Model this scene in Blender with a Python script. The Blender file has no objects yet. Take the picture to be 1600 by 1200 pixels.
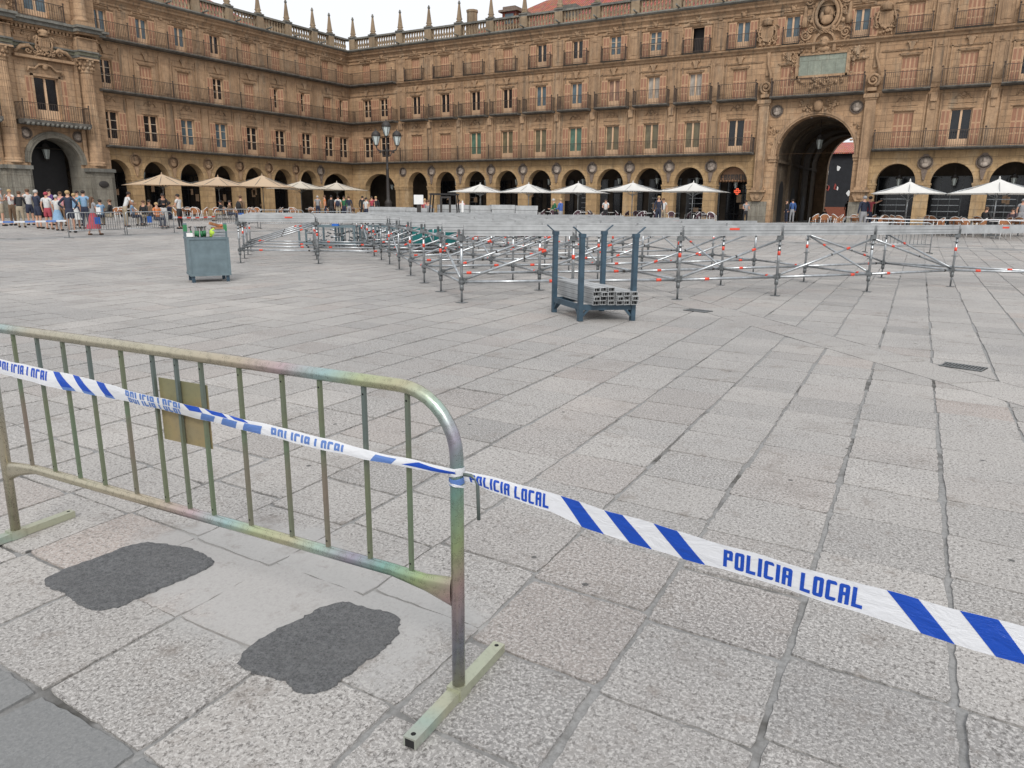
import bpy, bmesh, math, random
from math import pi, sin, cos, sqrt, radians
from mathutils import Vector, Matrix
random.seed(11)
S = bpy.context.scene
C = S.collection

# ------------------------------------------------------------------ camera
cd = bpy.data.cameras.new('camera'); cam = bpy.data.objects.new('camera', cd); C.objects.link(cam)
cR = Vector((0.85830814, 0.51306032, 0.00873212)); cU = Vector((-0.12839846, 0.19826211, 0.97170262)); cF = Vector((-0.49681081, 0.83514145, -0.23604613))
cam.matrix_world = Matrix(((cR.x, cU.x, -cF.x, 0), (cR.y, cU.y, -cF.y, 0), (cR.z, cU.z, -cF.z, 1.55), (0, 0, 0, 1)))
cd.sensor_width = 36; cd.lens = 25.973; cd.clip_start = 0.05; cd.clip_end = 1500
S.camera = cam
# ------------------------------------------------------------------ world, sun, exposure (overcast)
W = bpy.data.worlds.new('World'); S.world = W; W.use_nodes = True
nt = W.node_tree; bg = nt.nodes['Background']
sky = nt.nodes.new('ShaderNodeTexSky'); sky.sky_type = 'NISHITA'; sky.sun_disc = False
sky.sun_elevation = radians(58); sky.sun_rotation = radians(150); sky.air_density = 1.0; sky.dust_density = 6.0; sky.ozone_density = 1.0
hs = nt.nodes.new('ShaderNodeHueSaturation'); hs.inputs['Saturation'].default_value = 0.12; hs.inputs['Value'].default_value = 1.0
mx = nt.nodes.new('ShaderNodeMixRGB'); mx.blend_type = 'MIX'; mx.inputs[0].default_value = 0.72; mx.inputs[2].default_value = (11.6, 11.9, 12.4, 1)
nt.links.new(sky.outputs[0], hs.inputs['Color']); nt.links.new(hs.outputs[0], mx.inputs[1]); nt.links.new(mx.outputs[0], bg.inputs['Color'])
bg.inputs['Strength'].default_value = 0.1
sl = bpy.data.lights.new('sun', 'SUN'); so = bpy.data.objects.new('sun', sl); C.objects.link(so)
sl.energy = 1.7; sl.angle = radians(17); sl.color = (1.0, 0.96, 0.9)
def aim(elev, az):   # az: compass direction the sun stands in, measured from +y towards +x
    d = Vector((sin(az) * cos(elev), cos(az) * cos(elev), sin(elev)))
    so.rotation_euler = d.to_track_quat('Z', 'Y').to_euler()
aim(radians(42), radians(146)); sky.sun_rotation = radians(146); sky.sun_elevation = radians(42)
S.view_settings.view_transform = 'Standard'; S.view_settings.look = 'None'; S.view_settings.exposure = 0.08; S.view_settings.gamma = 1
S.view_settings.use_curve_mapping = False
S.render.engine = 'CYCLES'
S.cycles.max_bounces = 6; S.cycles.diffuse_bounces = 3

# ------------------------------------------------------------------ helpers
def tag(o, label=None, cat=None, group=None, kind=None):
    if label: o['label'] = label
    if cat: o['category'] = cat
    if group: o['group'] = group
    if kind: o['kind'] = kind
    return o
def link(o, parent=None):
    C.objects.link(o)
    if parent: o.parent = parent
    return o
def empty(name, loc=(0, 0, 0), rz=0, parent=None):
    o = bpy.data.objects.new(name, None); o.empty_display_size = 0.2
    o.location = loc; o.rotation_euler = (0, 0, rz); return link(o, parent)
def copy_tree(o, parent=None):
    c = o.copy(); C.objects.link(c); c.parent = parent
    for ch in o.children: copy_tree(ch, c)
    return c
def smooth(t):
    t = max(0.0, min(1.0, t)); return t * t * (3 - 2 * t)
def gz(x, y):
    return 0.34 * max(smooth((-x - 32.5) / 6.5), smooth((y - 34) / 8))

class MB:
    def __init__(s): s.v = []; s.f = []; s.m = []; s.sm = []
    def add(s, vs, fs, mi=0, sm=False):
        b = len(s.v); s.v += [tuple(v) for v in vs]
        for f in fs: s.f.append(tuple(b + i for i in f)); s.m.append(mi); s.sm.append(sm)
    def box(s, x0, y0, z0, x1, y1, z1, mi=0):
        x0, x1 = min(x0, x1), max(x0, x1); y0, y1 = min(y0, y1), max(y0, y1); z0, z1 = min(z0, z1), max(z0, z1)
        s.add([(x0,y0,z0),(x1,y0,z0),(x1,y1,z0),(x0,y1,z0),(x0,y0,z1),(x1,y0,z1),(x1,y1,z1),(x0,y1,z1)],
              [(0,3,2,1),(4,5,6,7),(0,1,5,4),(1,2,6,5),(2,3,7,6),(3,0,4,7)], mi)
    def cbox(s, cx, cy, cz, sx, sy, sz, mi=0): s.box(cx-sx/2, cy-sy/2, cz-sz/2, cx+sx/2, cy+sy/2, cz+sz/2, mi)
    def obox(s, c, ax, ay, az, hx, hy, hz, mi=0):     # oriented box
        c = Vector(c); ax = Vector(ax).normalized()*hx; ay = Vector(ay).normalized()*hy; az = Vector(az).normalized()*hz
        P = [c+i*ax+j*ay+k*az for k in (-1,1) for j in (-1,1) for i in (-1,1)]
        s.add(P, [(0,2,3,1),(4,5,7,6),(0,1,5,4),(1,3,7,5),(3,2,6,7),(2,0,4,6)], mi)
    def bar(s, p, q, w, h, mi=0):                     # square bar between two points
        p = Vector(p); q = Vector(q); d = q-p; L = d.length
        if L < 1e-6: return
        up = Vector((0,0,1)) if abs(d.z/L) < 0.95 else Vector((1,0,0))
        a = d.cross(up).normalized(); b = a.cross(d).normalized()
        s.obox((p+q)/2, d, a, b, L/2, w/2, h/2, mi)
    def tube(s, p, q, r, n=8, mi=0, r2=None, caps=True):
        s.path([p, q], [r, r if r2 is None else r2], n, mi, caps)
    def path(s, pts, rs, n=8, mi=0, caps=True, sy=1.0, closed=False):
        pts = [Vector(p) for p in pts]; N = len(pts)
        if not hasattr(rs, '__len__'): rs = [rs]*N
        vs = []; prev = None
        for i, p in enumerate(pts):
            if closed: d = (pts[(i+1) % N]-pts[i-1])
            else: d = (pts[min(i+1, N-1)]-pts[max(i-1, 0)])
            d.normalize()
            if prev is None:
                up = Vector((0,0,1)) if abs(d.z) < 0.9 else Vector((1,0,0)); a = d.cross(up).normalized()
            else:
                a = prev - d*prev.dot(d)
                a = a.normalized() if a.length > 1e-6 else d.orthogonal().normalized()
            prev = a; b = d.cross(a)
            for k in range(n):
                t = 2*pi*k/n; vs.append(p + (a*cos(t) + b*sin(t)*sy)*rs[i])
        fs = []
        for i in range(N if closed else N-1):
            j = (i+1) % N
            for k in range(n): fs.append((i*n+k, i*n+(k+1) % n, j*n+(k+1) % n, j*n+k))
        s.add(vs, fs, mi, True)
        if caps and not closed:
            b = len(s.v)-len(vs)
            s.f.append(tuple(b+k for k in range(n))[::-1]); s.m.append(mi); s.sm.append(False)
            s.f.append(tuple(b+(N-1)*n+k for k in range(n))); s.m.append(mi); s.sm.append(False)
    def lathe(s, prof, c=(0,0,0), n=12, mi=0, sm=True, ax='z'):   # prof: (r, z)
        vs = []; 
        for r, z in prof:
            for k in range(n):
                t = 2*pi*k/n
                v = (r*cos(t), r*sin(t), z) if ax == 'z' else (r*cos(t), z, r*sin(t))
                vs.append((c[0]+v[0], c[1]+v[1], c[2]+v[2]))
        fs = []; N = len(prof)
        for i in range(N-1):
            for k in range(n): fs.append((i*n+k, i*n+(k+1) % n, (i+1)*n+(k+1) % n, (i+1)*n+k))
        if prof[0][0] > 1e-4: fs.append(tuple(range(n))[::-1])
        if prof[-1][0] > 1e-4: fs.append(tuple((N-1)*n+k for k in range(n)))
        if ax == 'y': fs = [f[::-1] for f in fs]
        s.add(vs, fs, mi, sm)
    def ball(s, c, rx, ry=None, rz=None, n=10, m=6, mi=0):
        ry = rx if ry is None else ry; rz = rx if rz is None else rz
        vs = []; 
        for i in range(m+1):
            a = pi*i/m
            for k in range(n):
                t = 2*pi*k/n; vs.append((c[0]+rx*sin(a)*cos(t), c[1]+ry*sin(a)*sin(t), c[2]-rz*cos(a)))
        fs = [(i*n+k, i*n+(k+1) % n, (i+1)*n+(k+1) % n, (i+1)*n+k) for i in range(m) for k in range(n)]
        s.add(vs, fs, mi, True)
    def prism(s, poly, z0, z1, mi=0):                 # xy polygon (ccw) extruded in z
        n = len(poly); vs = [(x,y,z0) for x,y in poly]+[(x,y,z1) for x,y in poly]
        fs = [tuple(range(n))[::-1], tuple(range(n, 2*n))]+[(i,(i+1)%n,n+(i+1)%n,n+i) for i in range(n)]
        s.add(vs, fs, mi)
    def xprof(s, prof, u0, u1, mi=0):                 # (out, z) outline swept along u; outwards is local -Y
        n = len(prof); vs = [(u0,-o,z) for o,z in prof]+[(u1,-o,z) for o,z in prof]
        fs = [tuple(range(n)), tuple(range(n, 2*n))[::-1]]+[(i,n+i,n+(i+1)%n,(i+1)%n) for i in range(n)]
        s.add(vs, fs, mi)
    def relief(s, poly, o0, o1, mi=0):                # (u, z) polygon ccw, from depth o0 to o1 outwards
        n = len(poly); vs = [(u,-o0,z) for u,z in poly]+[(u,-o1,z) for u,z in poly]
        fs = [tuple(range(n))[::-1], tuple(range(n, 2*n))]+[(i,(i+1)%n,n+(i+1)%n,n+i) for i in range(n)]
        s.add(vs, fs, mi)
    def mesh(s, name, mats):
        me = bpy.data.meshes.new(name); me.from_pydata(s.v, [], s.f)
        for m in (mats if isinstance(mats, (list, tuple)) else [mats]): me.materials.append(m)
        me.polygons.foreach_set('material_index', s.m); me.polygons.foreach_set('use_smooth', s.sm)
        me.update(); return me
    def build(s, name, mats, parent=None, loc=(0,0,0), rz=0, fix=True):
        me = s.mesh(name, mats)
        if fix:
            b = bmesh.new(); b.from_mesh(me); bmesh.ops.recalc_face_normals(b, faces=b.faces); b.to_mesh(me); b.free()
        o = bpy.data.objects.new(name, me); o.location = loc; o.rotation_euler = (0,0,rz)
        return link(o, parent)
def inst(src, parent=None, loc=None, rz=None):
    o = src.copy(); C.objects.link(o); o.parent = parent
    if loc is not None: o.location = loc
    if rz is not None: o.rotation_euler = (0,0,rz)
    return o

# ------------------------------------------------------------------ materials
class NM:
    def __init__(s, name):
        s.m = bpy.data.materials.new(name); s.m.use_nodes = True; s.t = s.m.node_tree; s.n = s.t.nodes; s.b = s.n['Principled BSDF']
        s.tc = s.n.new('ShaderNodeTexCoord').outputs['Object']
    def L(s, a, b): s.t.links.new(a, b)
    def mp(s, scale=(1,1,1), src=None, rot=(0,0,0), loc=(0,0,0)):
        n = s.n.new('ShaderNodeMapping'); n.inputs['Scale'].default_value = scale; n.inputs['Rotation'].default_value = rot; n.inputs['Location'].default_value = loc
        s.L(src or s.tc, n.inputs[0]); return n.outputs[0]
    def noise(s, scale, detail=4, rough=0.6, src=None, dist=0):
        n = s.n.new('ShaderNodeTexNoise'); n.inputs['Scale'].default_value = scale; n.inputs['Detail'].default_value = detail
        n.inputs['Roughness'].default_value = rough; n.inputs['Distortion'].default_value = dist
        s.L(src or s.tc, n.inputs['Vector']); return n.outputs['Fac']
    def ramp(s, fac, stops, interp='LINEAR'):
        n = s.n.new('ShaderNodeValToRGB'); n.color_ramp.interpolation = interp; e = n.color_ramp.elements
        while len(e) < len(stops): e.new(0.5)
        for i, (p, c) in enumerate(stops):
            e[i].position = p; e[i].color = (c, c, c, 1) if not hasattr(c, '__len__') else tuple(c)+(1,)
        s.L(fac, n.inputs[0]); return n.outputs[0]
    def mix(s, fac, a, b, mode='MIX'):
        n = s.n.new('ShaderNodeMixRGB'); n.blend_type = mode
        for v, i in ((fac, 0), (a, 1), (b, 2)):
            if hasattr(v, 'links'): s.L(v, n.inputs[i])
            elif hasattr(v, '__len__'): n.inputs[i].default_value = tuple(v)+(1,)
            else: n.inputs[i].default_value = v if i == 0 else (v, v, v, 1)
        return n.outputs[0]
    def math(s, op, a, b=0.0, c=None):
        n = s.n.new('ShaderNodeMath'); n.operation = op
        for v, i in ((a, 0), (b, 1)) + (((c, 2),) if c is not None else ()):
            if hasattr(v, 'links'): s.L(v, n.inputs[i])
            else: n.inputs[i].default_value = v
        return n.outputs[0]
    def col(s, v):
        if hasattr(v, 'links'): s.L(v, s.b.inputs['Base Color'])
        else: s.b.inputs['Base Color'].default_value = tuple(v)+(1,)
    def rough(s, v):
        if hasattr(v, 'links'): s.L(v, s.b.inputs['Roughness'])
        else: s.b.inputs['Roughness'].default_value = v
    def bump(s, h, dist=0.01, strength=0.5):
        n = s.n.new('ShaderNodeBump'); n.inputs['Distance'].default_value = dist; n.inputs['Strength'].default_value = strength
        s.L(h, n.inputs['Height']); s.L(n.outputs[0], s.b.inputs['Normal'])
def plain(name, c, rough=0.6, metal=0.0, var=0.15, scale=6.0, bump=0.0):
    m = NM(name); f = m.noise(scale, 5)
    m.col(m.mix(m.ramp(f, [(0.3, 0), (0.7, 1)]), tuple(x*(1-var) for x in c), tuple(min(1, x*(1+var)) for x in c)))
    m.rough(rough); m.b.inputs['Metallic'].default_value = metal
    if bump: m.bump(f, bump, 0.6)
    return m.m
def emit(name, c, st):
    m = NM(name); m.col((0.02, 0.02, 0.02)); m.b.inputs['Emission Color'].default_value = tuple(c)+(1,); m.b.inputs['Emission Strength'].default_value = st
    return m.m
def sandstone(name, light, dark, grime=0.5, course=0.42, streak=1.0):
    m = NM(name)
    xz = m.n.new('ShaderNodeSeparateXYZ'); m.L(m.tc, xz.inputs[0]); cb = m.n.new('ShaderNodeCombineXYZ')
    s1 = m.math('ADD', xz.outputs[0], xz.outputs[1]); m.L(s1, cb.inputs[0]); m.L(xz.outputs[2], cb.inputs[1])
    br = m.n.new('ShaderNodeTexBrick'); m.L(cb.outputs[0], br.inputs['Vector'])
    br.inputs['Scale'].default_value = 1.0; br.inputs['Brick Width'].default_value = 0.95; br.inputs['Row Height'].default_value = course
    br.inputs['Mortar Size'].default_value = 0.012; br.inputs['Mortar Smooth'].default_value = 0.3; br.inputs['Bias'].default_value = 0.0
    br.inputs['Color1'].default_value = (0.0,)*3+(1,); br.inputs['Color2'].default_value = (1.0,)*3+(1,); br.inputs['Mortar'].default_value = (0.4,)*3+(1,)
    big = m.noise(0.35, 5, 0.65); mid = m.noise(2.2, 6, 0.7); fine = m.noise(14, 5, 0.7)
    base = m.mix(m.ramp(big, [(0.3, 0), (0.7, 1)]), light, dark)
    base = m.mix(m.math('MULTIPLY', br.outputs['Color'], 0.42), base, tuple(x*0.62 for x in dark))
    base = m.mix(m.ramp(mid, [(0.35, 0.55), (0.62, 0)]), base, tuple(x*0.5 for x in dark))
    base = m.mix(m.ramp(fine, [(0.3, 0.45), (0.6, 0)]), base, tuple(x*0.5 for x in dark))
    st = m.noise(1.0, 6, 0.7, m.mp((3.2, 3.2, 0.16)), 0.4)
    base = m.mix(m.math('MULTIPLY', m.ramp(st, [(0.5, 0), (0.72, 1)]), grime*streak), base, (0.075, 0.066, 0.052))
    pale = m.noise(0.8, 5, 0.7, m.mp((1, 1, 0.5), loc=(7, 3, 2)))
    base = m.mix(m.ramp(pale, [(0.55, 0), (0.75, 0.35)]), base, (0.50, 0.43, 0.32))
    base = m.mix(m.math('MULTIPLY', br.outputs['Fac'], 0.55), base, (0.11, 0.08, 0.05))
    m.col(base); m.rough(0.9)
    h = m.math('ADD', m.math('MULTIPLY', fine, 0.6), m.math('MULTIPLY', br.outputs['Fac'], -1.0))
    m.bump(h, 0.02, 0.8)
    return m.m
M = {}
M['stone'] = sandstone('golden_sandstone', (0.60, 0.395, 0.235), (0.43, 0.265, 0.15), 0.6)
M['stone_left'] = sandstone('golden_sandstone_left', (0.60, 0.405, 0.25), (0.44, 0.28, 0.165), 0.6)
M['trim'] = sandstone('carved_sandstone', (0.56, 0.375, 0.23), (0.38, 0.24, 0.14), 0.9, 5.0)
M['arch'] = sandstone('arcade_sandstone', (0.57, 0.395, 0.21), (0.42, 0.27, 0.135), 0.45, 0.5)
M['granite'] = sandstone('grey_granite_plinth', (0.33, 0.31, 0.26), (0.24, 0.22, 0.18), 0.8, 0.8)
M['dirty'] = sandstone('weathered_grey_stone', (0.27, 0.26, 0.23), (0.16, 0.16, 0.145), 0.6, 3.0)
M['balu'] = sandstone('parapet_stone', (0.43, 0.325, 0.21), (0.29, 0.21, 0.135), 0.7, 3.0)
M['medal'] = sandstone('grey_medallion_stone', (0.56, 0.48, 0.41), (0.38, 0.31, 0.26), 0.3, 5.0)
M['medal_dark'] = plain('dark_medallion_ring', (0.17, 0.13, 0.105), 0.9, 0, 0.3, 8)
M['plaque'] = sandstone('green_slate_plaque', (0.34, 0.37, 0.30), (0.27, 0.30, 0.25), 0.25, 6.0)
M['iron'] = plain('dark_iron', (0.028, 0.024, 0.022), 0.6, 0.0, 0.3, 10)
M['rail'] = plain('rusty_railing_iron', (0.06, 0.042, 0.032), 0.65, 0.1, 0.4, 4)
M['slab_edge'] = plain('dark_balcony_stone', (0.10, 0.092, 0.08), 0.9, 0, 0.5, 3, 0.01)
M['shutter'] = plain('tan_shutter_frame', (0.46, 0.285, 0.17), 0.7, 0, 0.12, 2)
M['shutter_in'] = plain('brown_shutter_louvre', (0.30, 0.15, 0.09), 0.75, 0, 0.2, 2)
M['wood'] = plain('peach_window_wood', (0.60, 0.40, 0.25), 0.6, 0, 0.12, 2)
M['white_bar'] = plain('white_glazing_bar', (0.48, 0.41, 0.32), 0.6, 0, 0.1, 3)
def glass(name, c, r=0.12):
    m = NM(name); m.col(m.mix(m.ramp(m.noise(1.4, 3), [(0.35, 0), (0.65, 1)]), tuple(x*0.6 for x in c), c)); m.rough(r); m.b.inputs['Specular IOR Level'].default_value = 0.5
    return m.m
M['g_dark'] = glass('dark_glass', (0.014, 0.016, 0.02)); M['g_blue'] = glass('sky_lit_glass', (0.11, 0.16, 0.19))
M['g_olive'] = glass('olive_blind_glass', (0.17, 0.145, 0.085), 0.3); M['g_green'] = glass('green_blind_glass', (0.10, 0.19, 0.14), 0.3)
M['g_pale'] = glass('pale_curtain_glass', (0.42, 0.38, 0.33), 0.4); M['g_brown'] = glass('brown_curtain_glass', (0.33, 0.19, 0.13), 0.5)
M['black'] = plain('black_interior', (0.012, 0.011, 0.012), 0.7, 0, 0.3, 2)
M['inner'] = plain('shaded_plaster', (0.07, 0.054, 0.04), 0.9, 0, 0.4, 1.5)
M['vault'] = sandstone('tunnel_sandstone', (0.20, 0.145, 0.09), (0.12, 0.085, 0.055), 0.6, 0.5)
def tiles(name, ca, cb):
    m = NM(name); w = m.n.new('ShaderNodeTexWave'); w.bands_direction = 'X'; w.inputs['Scale'].default_value = 1.35; w.inputs['Distortion'].default_value = 0.4
    m.L(m.tc, w.inputs[0])
    f = m.noise(3.5, 5, 0.8); base = m.mix(m.ramp(f, [(0.35, 0), (0.65, 1)], 'CONSTANT' if 0 else 'LINEAR'), ca, cb)
    v = m.n.new('ShaderNodeTexVoronoi'); v.inputs['Scale'].default_value = 3.0; m.L(m.tc, v.inputs['Vector'])
    base = m.mix(0.35, base, v.outputs['Color'], 'SOFT_LIGHT')
    base = m.mix(m.ramp(w.outputs['Fac'], [(0.0, 0.75), (0.45, 0)]), base, (0.05, 0.02, 0.015))
    m.col(base); m.rough(0.85); m.bump(w.outputs['Fac'], 0.05, 1.0); return m.m
M['tile'] = tiles('terracotta_tiles', (0.42, 0.13, 0.08), (0.27, 0.10, 0.07))
M['tile_pink'] = tiles('pale_red_tiles', (0.52, 0.16, 0.11), (0.42, 0.15, 0.11))
M['galv'] = plain('galvanised_steel', (0.40, 0.42, 0.435), 0.33, 0.8, 0.25, 12, 0.0)
M['galv_dull'] = plain('dull_galvanised_steel', (0.17, 0.18, 0.185), 0.5, 0.5, 0.3, 9)
M['alu'] = plain('brushed_aluminium', (0.40, 0.41, 0.415), 0.5, 0.35, 0.22, 4)
M['alu_dk'] = plain('aluminium_groove_shade', (0.14, 0.145, 0.15), 0.6, 0.3, 0.2, 3)  # darker aluminium copy, shade of grooves and panel gaps put into its colour
M['red'] = plain('red_orange_band', (0.62, 0.06, 0.03), 0.5, 0, 0.2, 8)
M['blue_steel'] = plain('blue_grey_paint', (0.035, 0.068, 0.098), 0.45, 0.1, 0.3, 7)
M['box_blue'] = plain('light_blue_grey_paint', (0.12, 0.165, 0.185), 0.55, 0.05, 0.2, 5)
M['green'] = plain('green_paint', (0.03, 0.18, 0.07), 0.5, 0, 0.2, 6)
M['lime'] = plain('hi_vis_yellow', (0.40, 0.60, 0.06), 0.6, 0, 0.1, 6)
M['teal'] = plain('teal_tarpaulin', (0.0, 0.12, 0.12), 0.7, 0, 0.3, 4)
M['white'] = plain('white_paint', (0.72, 0.72, 0.71), 0.5, 0, 0.06, 5)
M['rattan'] = plain('brown_rattan', (0.30, 0.13, 0.055), 0.7, 0, 0.35, 40, 0.002)
M['rattan_dk'] = plain('dark_rattan', (0.065, 0.03, 0.04), 0.7, 0, 0.35, 40)
def canvas(name, c, t=0.35):
    m = NM(name); f = m.noise(2.0, 4); m.col(m.mix(f, tuple(x*0.92 for x in c), c)); m.rough(0.85)
    tr = m.n.new('ShaderNodeBsdfTranslucent'); tr.inputs[0].default_value = tuple(c)+(1,)
    mxs = m.n.new('ShaderNodeMixShader'); mxs.inputs[0].default_value = t
    m.L(m.b.outputs[0], mxs.inputs[1]); m.L(tr.outputs[0], mxs.inputs[2]); m.L(mxs.outputs[0], m.n['Material Output'].inputs[0]); return m.m
M['cv_white'] = canvas('white_canvas', (0.86, 0.85, 0.82)); M['cv_cream'] = canvas('cream_canvas', (0.76, 0.70, 0.60)); M['cv_beige'] = canvas('beige_canvas', (0.72, 0.57, 0.41), 0.4)
def zinc_long(name):
    m = NM(name); sx = m.n.new('ShaderNodeSeparateXYZ'); m.L(m.tc, sx.inputs[0]); w = m.noise(2.2, 2, 0.5)
    p = m.math('ADD', m.math('MULTIPLY', sx.outputs[0], 0.75/2.47), m.math('MULTIPLY', m.math('SUBTRACT', 1.03, sx.outputs[2]), 0.25))
    p = m.math('ADD', p, m.math('MULTIPLY', m.math('SUBTRACT', w, 0.5), 0.05))
    c = m.ramp(p, [(0, (.40,.42,.38)), (.06, (.36,.44,.42)), (.12, (.45,.41,.32)), (.35, (.47,.43,.32)), (.48, (.48,.41,.31)), (.54, (.48,.37,.38)), (.60, (.34,.47,.46)), (.645, (.44,.48,.29)), (.69, (.48,.45,.30)), (.735, (.38,.49,.42)), (.78, (.34,.31,.38)), (.82, (.22,.38,.33)), (.86, (.34,.42,.22)), (.90, (.44,.31,.30)), (.95, (.31,.33,.40)), (1, (.40,.38,.27))])
    g = m.noise(38, 5, 0.75); c = m.mix(m.ramp(g, [(0.34, 0.35), (0.55, 0)]), c, (0.14, 0.13, 0.10)); r_ = m.noise(9, 6, 0.8, m.mp((1, 1, 1), loc=(4, 1, 2)))
    m.col(m.mix(m.ramp(r_, [(0.66, 0), (0.74, 0.6)]), c, (0.12, 0.075, 0.04)))
    m.b.inputs['Metallic'].default_value = 0.7; m.rough(m.math('ADD', m.math('MULTIPLY', g, 0.3), 0.14)); m.bump(g, 0.0005, 0.5); return m.m
# iridescent zinc plating of the barrier
def zinc(name, k=1.0, seed=0.0):
    m = NM(name); f = m.noise(1.0, 1, 0.4, m.mp((1.9, 5.0, 2.2), loc=(seed, seed*1.7, 0)), 0.5)
    c = m.ramp(f, [(0.30, (0.18*k, 0.24*k, 0.20*k)), (0.39, (0.36*k, 0.34*k, 0.20*k)), (0.455, (0.22*k, 0.29*k, 0.20*k)), (0.50, (0.37*k, 0.34*k, 0.22*k)), (0.55, (0.36*k, 0.26*k, 0.26*k)), (0.61, (0.22*k, 0.26*k, 0.28*k)), (0.70, (0.29*k, 0.29*k, 0.19*k))])
    g = m.noise(45, 4, 0.7); m.col(m.mix(m.ramp(g, [(0.35, 0.3), (0.6, 0)]), c, (0.10, 0.09, 0.06)))
    m.b.inputs['Metallic'].default_value = 0.85; m.rough(m.math('ADD', m.math('MULTIPLY', g, 0.25), 0.16)); m.bump(g, 0.0006, 0.5); return m.m
def zinc_soft(name, stops, sc, metal):
    m = NM(name); oi = m.n.new('ShaderNodeObjectInfo'); f = m.noise(sc, 1, 0.4, m.mp((1, 1, 1.6))); p = m.math('ADD', f, m.math('MULTIPLY', m.math('SUBTRACT', oi.outputs['Random'], 0.5), 0.22))
    c = m.ramp(p, stops); g = m.noise(60, 4, 0.7); m.col(m.mix(m.ramp(g, [(0.3, 0.25), (0.5, 0)]), c, (0.12, 0.11, 0.09))); m.b.inputs['Metallic'].default_value = metal; m.rough(m.math('ADD', m.math('MULTIPLY', g, 0.25), 0.22)); return m.m
M['zinc'] = zinc_long('zinc_plated_steel'); M['zinc2'] = zinc_soft('zinc_plated_foot', [(0.3, (.40,.43,.33)), (0.45, (.44,.44,.33)), (0.55, (.36,.44,.38)), (0.68, (.46,.41,.36))], 1.3, 0.55); M['zinc_bar'] = zinc_soft('zinc_plated_bar', [(0.28, (.13,.16,.15)), (0.42, (.17,.19,.12)), (0.52, (.15,.20,.13)), (0.62, (.24,.18,.15)), (0.75, (.15,.15,.18))], 1.0, 0.35)
def film(name, c):
    m = NM(name); f = m.noise(11, 5, 0.65, m.mp((1, 1, 2.6)), 0.8); m.col(c); m.rough(0.28); m.bump(f, 0.008, 0.7)
    tr = m.n.new('ShaderNodeBsdfTranslucent'); tr.inputs[0].default_value = tuple(c)+(1,); mxs = m.n.new('ShaderNodeMixShader'); mxs.inputs[0].default_value = 0.25
    m.L(m.b.outputs[0], mxs.inputs[1]); m.L(tr.outputs[0], mxs.inputs[2]); m.L(mxs.outputs[0], m.n['Material Output'].inputs[0]); return m.m
M['tape_w'] = plain('white_plastic_tape', (0.74, 0.75, 0.78), 0.3, 0, 0.04, 20); M['tape_b'] = plain('blue_tape_print', (0.015, 0.085, 0.52), 0.3, 0, 0.08, 20)
M['tape_b2'] = plain('faded_blue_tape_print', (0.12, 0.23, 0.56), 0.35, 0, 0.1, 20)
M['tape_w'] = film('white_tape_film', (0.76, 0.77, 0.80)); M['tape_b'] = film('blue_tape_film', (0.015, 0.085, 0.50)); M['tape_b2'] = film('faded_blue_tape_film', (0.13, 0.24, 0.56))
M['hole'] = plain('dark_hole', (0.01, 0.01, 0.01), 0.9)
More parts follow.
